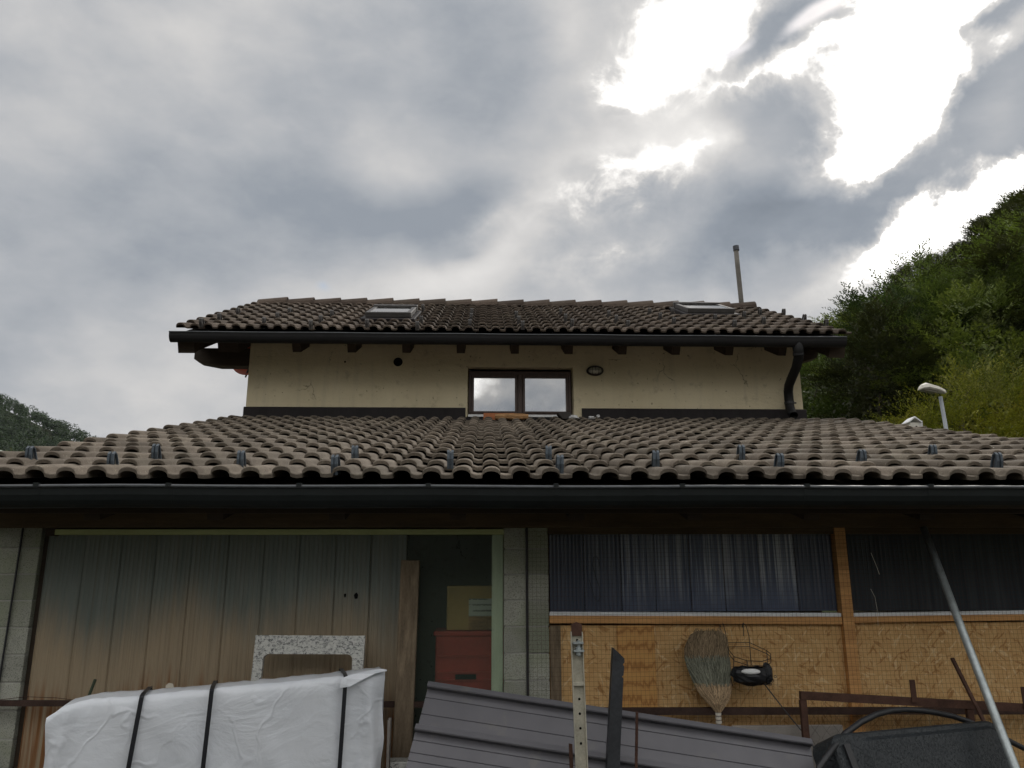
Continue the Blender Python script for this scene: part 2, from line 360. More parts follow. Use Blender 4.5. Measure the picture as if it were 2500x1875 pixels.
def f_film(t, b):
    v = coord(t)
    f = t.noise(v, 3, 5, .6)
    c = t.ramp(f, [(.3, (.58, .615, .67)), (.7, (.655, .685, .735))])
    c = t.mix(t.smooth(t.noise(v, 14, 5, .7), .62, .75, 0, .35), c, (.50, .51, .52))
    setp(t, b, c, .32, 0, .45)
    w1 = t.noise(t.mapping(v, rot=(0, .6, .3), scale=(1, 1, 2.2)), 2.2, 5, .55, 1.6)
    ridge = t.math('ABSOLUTE', t.math('SUBTRACT', w1, .5))
    fold = t.voro(t.vmath('ADD', t.mapping(v, rot=(0, .5, 0), scale=(1, 1, .7)), t.vmath('SCALE', t.noise(v, 3, 3, .5, 0, True), .5)), 3.2, 'DISTANCE_TO_EDGE')
    fold = t.math('MULTIPLY', t.smooth(fold, 0, .05, 1, 0), t.smooth(t.noise(v, 2.5, 2), .45, .6))
    bump(t, b, t.math('ADD', t.math('MULTIPLY', fold, .5), t.math('ADD', t.math('MULTIPLY', ridge, -2.0), t.math('MULTIPLY', t.noise(v, 9, 4, .6, .8), .25))), .24, .026)
M['film'] = mat('white_wrapping_film', f_film)

def f_granite(t, b):
    v = coord(t); w = t.vmath('ADD', v, t.vmath('SCALE', t.noise(v, 30, 3, .6, 0, True), .05))
    n = t.noise(t.mapping(w, rot=(0, .3, 0), scale=(1, 1, 1.7)), 58, 5, .65)
    c = t.ramp(n, [(.36, (.07, .072, .07)), (.44, (.27, .275, .27)), (.51, (.50, .505, .48)), (.7, (.58, .58, .55))])
    setp(t, b, c, .35, 0, .4)
M['granite'] = mat('granite_speckled', f_granite)
def f_sheet(t, b):
    v = coord(t); f = t.noise(v, 4, 5, .6)
    c = t.ramp(f, [(.3, (.100, .099, .112)), (.7, (.125, .123, .138))])
    c = t.mix(t.smooth(t.noise(t.mapping(v, scale=(1, 5, 5)), 30, 4, .7), .68, .76, 0, .5), c, (.22, .22, .23))
    c = t.mix(t.smooth(t.noise(v, 7, 6, .7), .55, .72, 0, .45), c, (.17, .16, .145))
    setp(t, b, c, t.math('MULTIPLY_ADD', t.noise(v, 9, 4), .3, .32), .1, .45)
M['sheet'] = mat('coated_sheet_metal', f_sheet)
def f_tread(t, b):
    v = coord(t)
    a = t.noise(t.mapping(v, rot=(0, .8, 0), scale=(3, 1, 1)), 55, 2, .5); c_ = t.noise(t.mapping(v, rot=(0, -.8, 0), scale=(3, 1, 1)), 55, 2, .5)
    h = t.math('MAXIMUM', t.smooth(a, .55, .62), t.smooth(c_, .55, .62))
    c = t.mix(h, (.020, .024, .028), (.030, .036, .040))
    setp(t, b, c, .5, 0, .3); bump(t, b, h, .8, .006)
M['tread'] = mat('textured_black_plastic', f_tread)
def f_label(t, b):
    v = coord(t); sep = t.node('ShaderNodeSeparateXYZ'); t.l.new(v, sep.inputs[0])
    rows = t.math('SINE', t.math('MULTIPLY', sep.outputs[2], 190)); ink = t.noise(t.mapping(v, scale=(3, 1, 1)), 120, 2, .5)
    m = t.math('MULTIPLY', t.math('GREATER_THAN', rows, .55), t.smooth(ink, .42, .52)); m = t.math('MULTIPLY', m, t.smooth(t.noise(v, 9, 1), .40, .45))
    setp(t, b, t.mix(m, (.66, .66, .62), (.10, .10, .10)), .7, 0, .3)
M['label'] = mat('paper_label', f_label)

def leaf_mat(name, dark, light, warm):
    def fn(t, b):
        rnd = oinfo(t); geo = t.node('ShaderNodeNewGeometry'); 
        f = t.noise(geo.outputs['Position'], .55, 4, .6)
        c = t.ramp(t.math('ADD', t.math('MULTIPLY', f, .5), t.math('MULTIPLY', rnd, .5)), [(.30, dark), (.62, light), (.85, warm)])
        isl = geo.outputs['Random Per Island']
        c = t.mix(1.0, c, t.vmath('SCALE', (1, 1, 1), t.math('MULTIPLY_ADD', isl, .8, .6)), 'MULTIPLY')
        setp(t, b, c, .55, 0, .3)
        tr = t.node('ShaderNodeBsdfTranslucent'); t.put(tr.inputs[0], t.mix(1.0, c, (1.1, 1.25, .5), 'MULTIPLY'))
        mx = t.node('ShaderNodeMixShader'); mx.inputs[0].default_value = .28
        t.l.new(b.outputs[0], mx.inputs[1]); t.l.new(tr.outputs[0], mx.inputs[2]); t.l.new(mx.outputs[0], t.n['Material Output'].inputs[0])
    return mat(name, fn)
M['leaf'] = leaf_mat('beech_leaves', (.034, .052, .017), (.108, .140, .038), (.175, .185, .048))
M['leaf_shaded'] = leaf_mat('shaded_leaves', (.030, .033, .014), (.047, .050, .019), (.072, .064, .025))  # leaf copy darkened to paint the backlit shade of the upper wood
M['leaf_yellow'] = leaf_mat('yellowing_leaves', (.10, .125, .025), (.26, .23, .032), (.46, .34, .03))
M['leaf_far'] = leaf_mat('far_leaves', (.026, .046, .017), (.046, .078, .023), (.075, .098, .029))

# ------------------------------------------------------------------ mesh builder
ORG = {}
class MB:
    def __init__(s): s.v = []; s.f = []
    def add(s, vs, fs):
        o = len(s.v); s.v += [tuple(p) for p in vs]; s.f += [tuple(i + o for i in q) for q in fs]; return s
    def box(s, x0, x1, y0, y1, z0, z1):
        return s.add([(x, y, z) for z in (z0, z1) for y in (y0, y1) for x in (x0, x1)],
                     [(0, 2, 3, 1), (4, 5, 7, 6), (0, 1, 5, 4), (2, 6, 7, 3), (0, 4, 6, 2), (1, 3, 7, 5)])
    def obox(s, c, sz, mtx):
        c = Vector(c); h = [a / 2 for a in sz]
        return s.add([c + mtx @ Vector((x * h[0], y * h[1], z * h[2])) for z in (-1, 1) for y in (-1, 1) for x in (-1, 1)],
                     [(0, 2, 3, 1), (4, 5, 7, 6), (0, 1, 5, 4), (2, 6, 7, 3), (0, 4, 6, 2), (1, 3, 7, 5)])
    def extrude(s, poly, vec, cap=True, closed=True):
        n = len(poly); vec = Vector(vec); a = [Vector(q) for q in poly]; vs = a + [q + vec for q in a]
        rng = range(n) if closed else range(n - 1)
        fs = [(i, (i + 1) % n, (i + 1) % n + n, i + n) for i in rng]
        if cap and closed: fs += [tuple(range(n - 1, -1, -1)), tuple(range(n, 2 * n))]
        return s.add(vs, fs)
    def bar(s, a, b, w, h, up=(0, 0, 1)):
        a = Vector(a); b = Vector(b); dx = (b - a); L = dx.length; dx.normalize()
        sy = Vector(up).cross(dx)
        if sy.length < 1e-4: sy = Vector((0, 1, 0)).cross(dx)
        sy.normalize(); sz = dx.cross(sy)
        m = Matrix((dx, sy, sz)).transposed()
        return s.obox((a + b) / 2, (L, w, h), m)
    def tube(s, pts, r, n=8, cap=True, sq=1.0):
        pts = [Vector(q) for q in pts]; rs = r if isinstance(r, (list, tuple)) else [r] * len(pts)
        vs = []; prev = None
        for i, q in enumerate(pts):
            tg = (pts[min(i + 1, len(pts) - 1)] - pts[max(i - 1, 0)]).normalized()
            if prev is None:
                ref = Vector((0, 0, 1)) if abs(tg.z) < .9 else Vector((0, 1, 0))
                nx = tg.cross(ref).normalized()
            else: nx = (prev - tg * prev.dot(tg)).normalized()
            prev = nx; ny = tg.cross(nx)
            for k2 in range(n):
                an = 2 * math.pi * k2 / n
                vs.append(q + (nx * math.cos(an) + ny * math.sin(an) * sq) * rs[i])
        fs = []
        for i in range(len(pts) - 1):
            for k2 in range(n):
                a = i * n + k2; b2 = i * n + (k2 + 1) % n
                fs.append((a, b2, b2 + n, a + n))
        if cap: fs += [tuple(range(n - 1, -1, -1)), tuple(range((len(pts) - 1) * n, len(pts) * n))]
        return s.add(vs, fs)
    def lathe(s, prof, c, axis=(0, 0, 1), n=16):
        c = Vector(c); ax = Vector(axis).normalized(); ref = Vector((1, 0, 0)) if abs(ax.x) < .9 else Vector((0, 1, 0))
        nx = ax.cross(ref).normalized(); ny = ax.cross(nx); vs = []
        for (r, h) in prof:
            for k2 in range(n):
                an = 2 * math.pi * k2 / n; vs.append(c + ax * h + (nx * math.cos(an) + ny * math.sin(an)) * r)
        fs = []
        for i in range(len(prof) - 1):
            for k2 in range(n):
                a = i * n + k2; b2 = i * n + (k2 + 1) % n; fs.append((a, b2, b2 + n, a + n))
        fs += [tuple(range(n - 1, -1, -1)), tuple(range((len(prof) - 1) * n, len(prof) * n))]
        return s.add(vs, fs)
    def build(s, name, m, parent=None, smooth=False, bevel=0., origin=None):
        if parent is not None: o0 = ORG[parent]
        elif origin is not None: o0 = Vector(origin)
        else:
            xs = [q[0] for q in s.v]; ys = [q[1] for q in s.v]; zs = [q[2] for q in s.v]
            o0 = Vector(((min(xs) + max(xs)) / 2, (min(ys) + max(ys)) / 2, min(zs)))
        me = bpy.data.meshes.new(name)
        me.from_pydata([tuple(Vector(q) - o0) for q in s.v], [], s.f); me.update()
        me.materials.append(M[m])
        if smooth: me.polygons.foreach_set('use_smooth', [True] * len(me.polygons))
        o = bpy.data.objects.new(name, me); col.objects.link(o)
        if parent is not None: o.parent = parent
        else: o.location = o0
        ORG[o] = o0
        if bevel:
            bm = o.modifiers.new('bevel', 'BEVEL'); bm.width = bevel; bm.segments = 2; bm.limit_method = 'ANGLE'; bm.angle_limit = R(35)
        return o
def empty(name, loc):
    o = bpy.data.objects.new(name, None); col.objects.link(o); o.location = loc; o.empty_display_size = .1
    ORG[o] = Vector(loc); return o
def tag(o, label, cat, group=None):
    o['label'] = label; o['category'] = cat
    if group: o['group'] = group
    return o
def struct(o): o['kind'] = 'structure'; return o
def inst(src, parent, loc, rot=(0, 0, 0), scale=(1, 1, 1)):
    c = src.copy(); col.objects.link(c); c.parent = parent
    c.location = Vector(loc) - ORG[parent]; c.rotation_euler = rot; c.scale = scale; return c

# ------------------------------------------------------------------ ground and hills
g = MB(); S = 2500
g.add([(-S, -S, 0), (S, -S, 0), (S, S, 0), (-S, S, 0)], [(0, 1, 2, 3)])
struct(g.build('ground', 'ground', origin=(0, 0, 0)))

CREST = [(-30, 84, 0), (0, 77, .0), (13, 74, 1.5), (24, 71, 9.3), (30, 69, 15.2), (43.6, 61, 26.0), (60, 48, 38.5), (85, 28, 52), (130, -8, 70)]
CR_D = Vector((.906, -.423)); CR_N = Vector((-.423, -.906))   # along the crest, and out of the slope towards the yard
def crest(tq):
    pts = [((Vector(q[:2]) - Vector((0, 77))).dot(CR_D), (Vector(q[:2]) - Vector((0, 77))).dot(CR_N), q[2]) for q in CREST]
    if tq <= pts[0][0]: return pts[0][1], pts[0][2]
    for a, b in zip(pts, pts[1:]):
        if tq <= b[0]:
            f = (tq - a[0]) / (b[0] - a[0]); return a[1] + f * (b[1] - a[1]), a[2] + f * (b[2] - a[2])
    return pts[-1][1], pts[-1][2]
def hill_h(x, y):
    q = Vector((x, y)) - Vector((0, 77)); tq = q.dot(CR_D); dn = q.dot(CR_N); cn, cz = crest(tq)
    dd = dn - cn
    f = max(0., 1 - max(dd, 0) / 52.0) if dd > 0 else max(0., 1 + dd / 120.0)
    return cz * (f ** 1.15) + 1.2 * noise.noise(Vector((x * .05, y * .05, 0))) * min(1, cz * f / 5)
hm = MB(); nx_, ny_ = 64, 52
vs = []
for j in range(ny_ + 1):
    for i in range(nx_ + 1):
        tq = -45 + i * 3.0; dn = -70 + j * 2.6
        q = Vector((0, 77)) + CR_D * tq + CR_N * dn
        h = hill_h(q.x, q.y); vs.append((q.x, q.y, h - .25 if h < .3 else h))
hm.add(vs, [(j * (nx_ + 1) + i, (j + 1) * (nx_ + 1) + i, (j + 1) * (nx_ + 1) + i + 1, j * (nx_ + 1) + i + 1) for j in range(ny_) for i in range(nx_)])
struct(hm.build('hillside', 'forest_floor', origin=(0, 77, 0), smooth=True))

ov = MB(); vs = []; NA, NR = 40, 14   # unseen slope added behind the viewer, cuts low light, notched for pane reflections
for i in range(NA + 1):
    an = R(78 + 216 * i / NA); edge = math.sin(math.pi * i / NA) ** .4
    for j in range(NR + 1):
        f = j / NR; r_ = 42 + 95 * f; h = 46 * edge * (1 - .90 * math.exp(-((math.degrees(an) - 182) / 15) ** 2)) * (f ** .85) + 3 * noise.noise(Vector((math.sin(an) * 3, math.cos(an) * 3, f * 4))) * f
        vs.append((r_ * math.sin(an), r_ * math.cos(an), h - .3))
ov.add(vs, [(i * (NR + 1) + j, i * (NR + 1) + j + 1, (i + 1) * (NR + 1) + j + 1, (i + 1) * (NR + 1) + j) for i in range(NA) for j in range(NR)])
struct(ov.build('hillside', 'forest_floor', origin=(0, 0, 0), smooth=True))

# ------------------------------------------------------------------ trees
def leafy_crown(name, m, h, rx, seed, boughs=32, sprays=27, leaves=20, base=.08, ls=.9):
    rg = random.Random(seed); v = []; f = []
    rz = h * (1 - base) / 2; cz = h * base + rz
    for bq in range(boughs):     # leafy boughs reaching out of the crown, each a fan of feathery sprays
        an = rg.uniform(0, 6.28); u = rg.uniform(-.8, 1); rr = math.sqrt(max(0, 1 - u * u)); sh = rg.uniform(.60, .94)
        bc = Vector((math.cos(an) * rr * rx * sh, math.sin(an) * rr * rx * sh, cz + u * rz * sh))
        bo = Vector((math.cos(an) * rr, math.sin(an) * rr, u * .5 + .45)).normalized()
        br = rg.uniform(.55, 1.05) * rx / 3.0
        for _ in range(sprays):
            off = Vector((rg.gauss(0, .55), rg.gauss(0, .55), rg.gauss(0, .26))) * br
            c = bc + off
            out = (bo + off.normalized() * .55 + Vector((rg.gauss(0, .25), rg.gauss(0, .25), rg.gauss(0, .18)))).normalized()
            side = out.cross(Vector((0, 0, 1))).normalized(); upv = side.cross(out).normalized()
            L = rg.uniform(.65, 1.25) * rx / 3.0
            for q in range(leaves):
                s_ = (q + .5) / leaves; wd = (1 - s_ * .8) * .34 * L
                lat = (1 if q % 2 else -1) * rg.uniform(.15, 1) * wd
                pc = c + out * (s_ * L) + side * lat + upv * (-.22 * s_ * s_ * L + rg.gauss(0, .04) * L)
                dirv = (out * .9 + side * (.75 if lat > 0 else -.75) + upv * rg.gauss(0, .35)).normalized()
                wv = dirv.cross(upv).normalized() * rg.uniform(.024, .044) * ls * rx / 3; lv = dirv * rg.uniform(.07, .125) * ls * rx / 3
                b0 = len(v)
                v += [tuple(pc - lv), tuple(pc + wv), tuple(pc + lv), tuple(pc - wv)]; f.append((b0, b0 + 1, b0 + 2, b0 + 3))
    for q in range(1900):      # dense inner foliage that the outer sprays stand on
        an = rg.uniform(0, 6.28); u = rg.uniform(-.9, .95); rr = math.sqrt(1 - u * u); sh = rg.uniform(.15, .72)
        pc = Vector((math.cos(an) * rr * rx * sh, math.sin(an) * rr * rx * sh, cz + u * rz * sh))
        n_ = Vector((rg.gauss(0, 1), rg.gauss(0, 1), rg.gauss(0, 1))).normalized(); t1 = n_.orthogonal().normalized() * rg.uniform(.05, .09) * rx / 3; t2 = n_.cross(t1).normalized() * rg.uniform(.08, .15) * rx / 3
        b0 = len(v); v += [tuple(pc - t1), tuple(pc + t2), tuple(pc + t1), tuple(pc - t2)]; f.append((b0, b0 + 1, b0 + 2, b0 + 3))
    me = bpy.data.meshes.new(name); me.from_pydata(v, [], f); me.update(); me.materials.append(M[m]); return me
def trunk_mesh(name, h, seed):
    rg = random.Random(seed); b = MB()
    pts = [(rg.gauss(0, .06) * i, rg.gauss(0, .06) * i, h * .85 * i / 6) for i in range(7)]
    b.tube(pts, [.20 * (1 - .14 * i) for i in range(7)], 7)
    for q in range(4):
        i = rg.randint(2, 4); an = rg.uniform(0, 6.28); L = rg.uniform(.4, .8); p1 = Vector(pts[i])
        p2 = p1 + Vector((math.cos(an) * L * .6, math.sin(an) * L * .6, L * .45)); p3 = p2 + Vector((math.cos(an) * L * .5, math.sin(an) * L * .5, L * .3))
        b.tube([p1, p2, p3], [.07, .045, .015], 5)
    me = bpy.data.meshes.new(name); me.from_pydata(b.v, [], b.f); me.update(); me.materials.append(M['bark']); return me
crownsG = [leafy_crown('crown_mesh', 'leaf', 10, 3.3, 11 + i) for i in range(4)]
crownsD = [leafy_crown('crown_mesh', 'leaf_shaded', 10, 3.1, 31 + i, 42, 24, 20, .08, 1.1) for i in range(3)]
crownsY = [leafy_crown('crown_mesh', 'leaf_yellow', 8.5, 3.0, 51 + i, 40, 32, 22, .06, .62) for i in range(2)]
trunks = [trunk_mesh('trunk_mesh', 9.0, 70 + i) for i in range(3)]
def tree(name, cm, tm, loc, sc, rz, label, group=None):
    r = empty(name, loc); r.rotation_euler = (0, 0, rz); r.scale = (sc[0], sc[0], sc[1])
    for nm, me in (('crown', cm), ('trunk', tm)):
        o = bpy.data.objects.new(nm, me); col.objects.link(o); o.parent = r
    return tag(r, label, 'tree', group)
rg = random.Random(5)
cands = []
for (j0, j1, stp, off) in ((0, 8, 3.0, -3.0), (0, 6, 4.5, 22.0)):      # small crowns high up, larger ones at the foot
    for i in range(int(-36 / stp), int(130 / stp)):
        for j in range(j0, j1):
            tq = i * stp + (j % 2) * stp / 2 + rg.uniform(-1.0, 1.0); dd = off + j * stp * 1.08 + rg.uniform(-1.0, 1.0)
            cn, cz = crest(tq)
            q = Vector((0, 77)) + CR_D * tq + CR_N * (cn + dd)
            cands.append((q.x, q.y, dd, cz))
ntree = 0
for (x, y, dd, cz) in cands:
    az = math.degrees(math.atan2(x, y)); r_ = math.hypot(x, y)
    if not (14 < az < 41) or r_ < 38 or ntree >= 290: continue
    z = hill_h(x, y)
    if cz < 5 and dd < 40 and az < 16: continue
    upper = dd < 19
    cm = rg.choice(crownsD) if (upper and rg.random() < .86) or rg.random() < .12 else rg.choice(crownsG)
    s_ = rg.uniform(.55, .80) if upper else (rg.uniform(.66, .9) if dd < 22 else rg.uniform(.9, 1.25))
    dark = cm in crownsD
    EL = [(14, 8.5), (20, 12.0), (23.5, 15.8), (28, 18.8), (35.6, 23.2), (42, 26.5)]     # the wood's canopy stays this low
    for (a0, e0), (a1, e1) in zip(EL, EL[1:]):
        if a0 <= az <= a1: el = e0 + (e1 - e0) * (az - a0) / (a1 - a0)
    smax = (r_ * math.tan(R(el)) + 1.7 - z) / 10.2
    if smax < .42: continue
    s_ = min(s_, smax * rg.uniform(.92, 1.0))
    tree('beech_tree', cm, rg.choice(trunks), (x, y, z - .3), (s_ * rg.uniform(.95, 1.2), s_), rg.uniform(0, 6.28),
         'shade-painted green leafy tree in the dense wood on the right hillside' if dark else 'bright green leafy tree in the dense wood on the right hillside',
         'shade-painted trees of the hillside wood' if dark else 'green trees of the hillside wood')
    ntree += 1
tree('yellowing_tree', crownsY[0], trunks[0], (17.7, 27.0, 0), (1.0, 1.06), .4, 'yellow-green bushy tree right behind the street lamp')
tree('yellowing_tree', crownsY[1], trunks[1], (21.3, 28.5, 0), (.9, 1.02), 2.2, 'yellow-tinged tree at the right picture edge beyond the roof')
tree('yellowing_tree', crownsY[1], trunks[2], (15.0, 27.5, 0), (.7, .86), 4.2, 'small yellow-green tree left of the lamp post behind the white box')

# far wooded hill on the left
fb_ = MB(); FX = Vector((-.62, .78)); 
def far_h(x, y):   # crest falls to the right
    return max(0., 118 - (x + 350.5) * .44 - abs(y - 600) * .35)
vs = []
for j in range(21):
    for i in range(31):
        x = -640 + i * 18.0; y = 430 + j * 30.0; vs.append((x, y, far_h(x, y) - .5))
fb_.add(vs, [(j * 31 + i, j * 31 + i + 1, (j + 1) * 31 + i + 1, (j + 1) * 31 + i) for j in range(20) for i in range(30)])
struct(fb_.build('far_hill', 'forest_floor', origin=(-370, 600, 0), smooth=True))
fw = MB(); rg = random.Random(9)
for i in range(820):
    x = rg.uniform(-440, -160); y = rg.uniform(500, 612); h = far_h(x, y)
    if h < 6: continue
    rx = rg.uniform(3.2, 5.6); rz_ = rx * rg.uniform(.9, 1.3); c = Vector((x, y, h + rz_ * .7))
    for q in range(190):
        an = rg.uniform(0, 6.28); u = rg.uniform(-.6, 1); rr = math.sqrt(1 - u * u); sh = rg.uniform(.75, 1.08)
        pc = c + Vector((math.cos(an) * rr * rx, math.sin(an) * rr * rx, u * rz_)) * sh
        n_ = Vector((math.cos(an) * rr + rg.gauss(0, .5), math.sin(an) * rr + rg.gauss(0, .5), u + .3 + rg.gauss(0, .5))).normalized()
        t1 = n_.orthogonal().normalized() * rg.uniform(.4, .8); t2 = n_.cross(t1) * rg.uniform(.6, 1.0)
        fw.add([pc - t1, pc + t2, pc + t1, pc - t2], [(0, 1, 2, 3)])
o = fw.build('far_wood', 'leaf_far', origin=(-370, 600, 0)); o['kind'] = 'stuff'
tag(o, 'distant green wood covering the hill at the far left', 'wood')

# neighbour's house, far left
nh = empty('neighbour_house', (-34.5, 52, 0))
MB().box(-38, -31.2, 50.4, 58, 0, 7.6).build('wall', 'nwall', nh)
MB().extrude([(-38.6, 50.0, 7.4), (-33.4, 50.0, 9.9), (-30.4, 50.0, 8.45), (-30.4, 50.0, 8.25), (-33.4, 50.0, 9.65), (-38.6, 50.0, 7.2)], (0, 8.6, 0)).build('roof', 'nroof', nh)
tag(nh, 'pale greenish roof of a distant house at the left edge', 'house')
tree('small_bush', crownsG[0], trunks[0], (-27.2, 45.5, 0), (.52, .80), 1.0, 'light green bush top beside the pale distant roof on the left')

# ------------------------------------------------------------------ tile meshes
def tile_profile(nper=8):
    pts = []; w = .15
    x = -.052
    xs = []
    for c in (0.0, .15):
        for k_ in range(nper + 1):
            a = math.pi * (k_ / nper); xs.append((c - .047 * math.cos(a), .036 * math.sin(a) ** .8 if 0 < k_ < nper else 0.0))
        xs.append((c + .075, -.003))
    xs.append((.15 + .108, .0))
    return xs
def make_tile(name, m, gauge, length, roundf=.006):
    pr = tile_profile(); n = len(pr); th = .023; tilt = .036
    def zz(y): return tilt * (1 - y / gauge)
    b = MB(); vs = []
    stations = [(0.0, -roundf), (.009, 0.0), (length * .55, 0.), (length, 0.)]
    for (y, dz) in stations:
        vs += [(x, y, z + zz(y) + dz + (.005 if x < .06 else 0)) for (x, z) in pr]
    for y in (0.0, length):
        vs += [(x, y + .002 if y == 0 else y, z + zz(y) - th + (.005 if x < .06 else 0)) for (x, z) in pr]
    fs = []
    for s_ in range(3):
        for i in range(n - 1): a = s_ * n + i; fs.append((a, a + 1, a + 1 + n, a + n))
    u0, u1 = 4 * n, 5 * n
    for i in range(n - 1):
        fs.append((u0 + i, u0 + i + 1, i + 1, i)); fs.append((u0 + i, u1 + i, u1 + i + 1, u0 + i + 1))
    fs.append((u0, 0, n, 2 * n, 3 * n, u1)); fs.append((n - 1, u0 + n - 1, u1 + n - 1, 4 * n - 1, 3 * n - 1, 2 * n - 1))
    me = bpy.data.meshes.new(name); me.from_pydata(vs, [], fs); me.update(); me.materials.append(M[m])
    sm = [True] * (3 * (n - 1)) + [False] * (len(fs) - 3 * (n - 1)); me.polygons.foreach_set('use_smooth', sm)
    return me
def guard_mesh(name, m):
    b = MB(); w = .0165; t_ = .004; H = .074
    arch = [(-.012, 0), (-.012, H * .55), (-.004, H * .9), (.012, H), (.028, H * .85), (.038, H * .45), (.044, 0)]   # along slope, height: a folded strip
    for s0, s1, dy in ((-w, -.004, 0), (.004, w, 0)):
        out = []
        for (y, z) in arch: out.append((y, z))
        inn = [(y * .72 + .004, z * .93) for (y, z) in arch]
        poly = [Vector((s0, y, z)) for (y, z) in out] + [Vector((s0, y, z)) for (y, z) in reversed(inn)]
        b.extrude(poly, (s1 - s0, 0, 0))
    b.extrude([Vector((-.0035, y, z)) for (y, z) in [(-.006, 0), (-.006, H * .52), (.0, H * .84), (.012, H * .93), (.026, H * .8), (.034, 0)]], (.007, 0, 0))
    me = bpy.data.meshes.new(name); me.from_pydata([tuple(q) for q in b.v], [], b.f); me.update(); me.materials.append(M[m]); return me

# ------------------------------------------------------------------ lean-to shed
shed = tag(empty('lean_to_shed', (.7, 4.5, 0)), 'low lean-to shed with tiled roof and patched block, plastic and board front', 'shed')
PL = R(14.3); Y0, Z0 = 3.878, 2.142     # eaves line: pan level of the lowest tiles
SL = Vector((0, math.cos(PL), math.sin(PL))); NL = Vector((0, -math.sin(PL), math.cos(PL)))
def on_l(x, s_, n_=0): return Vector((x, Y0, Z0)) + SL * s_ + NL * n_
deck = MB(); a, b_ = on_l(-2.84, -.02, -.035), on_l(-2.84, 4.92, -.035)
deck.extrude([a, b_, b_ - NL * .045, a - NL * .045], (7.06, 0, 0))
roofL = deck.build('roof', 'deck', shed)
GL = .3413
tl = make_tile('roof_tile', 'tile', GL, .392)
X0L = .03 - 19 * .15
tiles = []
for r_ in range(15):
    for c_ in range(24):
        x = X0L + c_ * .3; pos = on_l(x, r_ * GL, 0)
        u = pos - Vector((0, 0, 1.7)); zc = u.dot(CAM_F); px = u.dot(CAM_R) / zc
        vis = -.80 < px < .72
        tiles.append((zc if vis else 99 + zc, r_, c_, pos))
tiles.sort(key=lambda q: q[0])
rg = random.Random(3); proto = None
field_mb = MB()
for i, (zc, r_, c_, pos) in enumerate(tiles):
    rot = Euler((PL + rg.gauss(0, .005), rg.gauss(0, .009), rg.gauss(0, .010)))
    loc = pos + NL * rg.uniform(-.002, .003) + SL * rg.gauss(0, .006)
    if i < 298:
        o = bpy.data.objects.new('roof_tile', tl); col.objects.link(o); o.parent = roofL
        o.location = loc - ORG[roofL]; o.rotation_euler = rot
    else:
        mt = Matrix.Translation(loc) @ rot.to_matrix().to_4x4()
        field_mb.add([mt @ q.co for q in tl.vertices], [tuple(q.vertices) for q in tl.polygons])
o = field_mb.build('tile_field', 'tile', roofL); o['kind'] = 'stuff'
gm = guard_mesh('snow_guard', 'galv_guard')
for (x, y) in [(-2.50, 4.30), (-1.92, 4.02), (-1.89, 4.46), (-1.29, 4.10), (-.755, 3.90), (-.745, 4.40), (-.19, 4.16), (.365, 4.42), (.381, 3.93), (.932, 4.17), (1.525, 4.52), (1.566, 4.04), (2.13, 4.27), (2.73, 4.58), (2.81, 4.12), (3.3, 4.3), (3.9, 4.6)]:
    s_ = (y - Y0) / math.cos(PL); q = on_l(x, s_, .028)
    o = bpy.data.objects.new('snow_guard', gm); col.objects.link(o); o.parent = roofL; o.location = q - ORG[roofL]; o.rotation_euler = (PL, 0, rg.gauss(0, .04)); o.scale = (1.05, 1.1, 1.35)
# verge boards, fascia, rafters
for x in (-2.87, 4.23):
    a, b_ = on_l(x, -.01, -.02), on_l(x, 4.9, -.02)
    MB().extrude([a, b_, b_ - NL * .16, a - NL * .16], (.028, 0, 0)).build('verge_board', 'timber_dark', shed)
MB().box(-2.84, 4.22, 3.905, 3.93, 1.985, 2.12).build('fascia_board', 'timber_dark', shed)
for i in range(12):
    x = -2.62 + i * .61
    a, b_ = on_l(x, .05, -.085), on_l(x, 4.8, -.085)
    MB().extrude([a, b_, b_ - NL * .12, a - NL * .12], (.08, 0, 0)).build('rafter', 'timber_dark', shed)
# gutter
def gutter(x0, x1, yf, zt, w, h, m, parent, bead='bead', br=.0085):
    b = MB(); pr = []
    for k_ in range(11):
        a = math.pi * k_ / 10
        pr.append((yf + w / 2 - w / 2 * math.cos(a), zt - h * math.sin(a) ** .75))
    inner = [(yf + w / 2 + (y - yf - w / 2) * .95, z + .003) for (y, z) in pr]
    loop = pr + inner[::-1]; n = len(loop); NS = 36; vs = []
    def sag(x): return -.0035 * abs(math.sin(x * 2.2 + .6)) + .003 * noise.noise(Vector((x * .9, zt, 0)))
    for i in range(NS + 1):
        x = x0 + (x1 - x0) * i / NS; vs += [(x, y, z + sag(x)) for (y, z) in loop]
    b.add(vs, [(i * n + q, i * n + (q + 1) % n, (i + 1) * n + (q + 1) % n, (i + 1) * n + q) for i in range(NS) for q in range(n)])
    for x in (x0 + .001, x1 - .004): b.extrude([(x, y, z + sag(x)) for (y, z) in pr], (.003, 0, 0))
    go = b.build('gutter', m, parent, smooth=False)
    MB().tube([(x0 + (x1 - x0) * i / NS, yf - br * .3, zt + sag(x0 + (x1 - x0) * i / NS)) for i in range(NS + 1)], br, 8).build('bead', bead, go, smooth=True)
    return go
gl = gutter(-2.95, 4.32, 3.752, 2.103, .135, .100, 'gutter', shed)
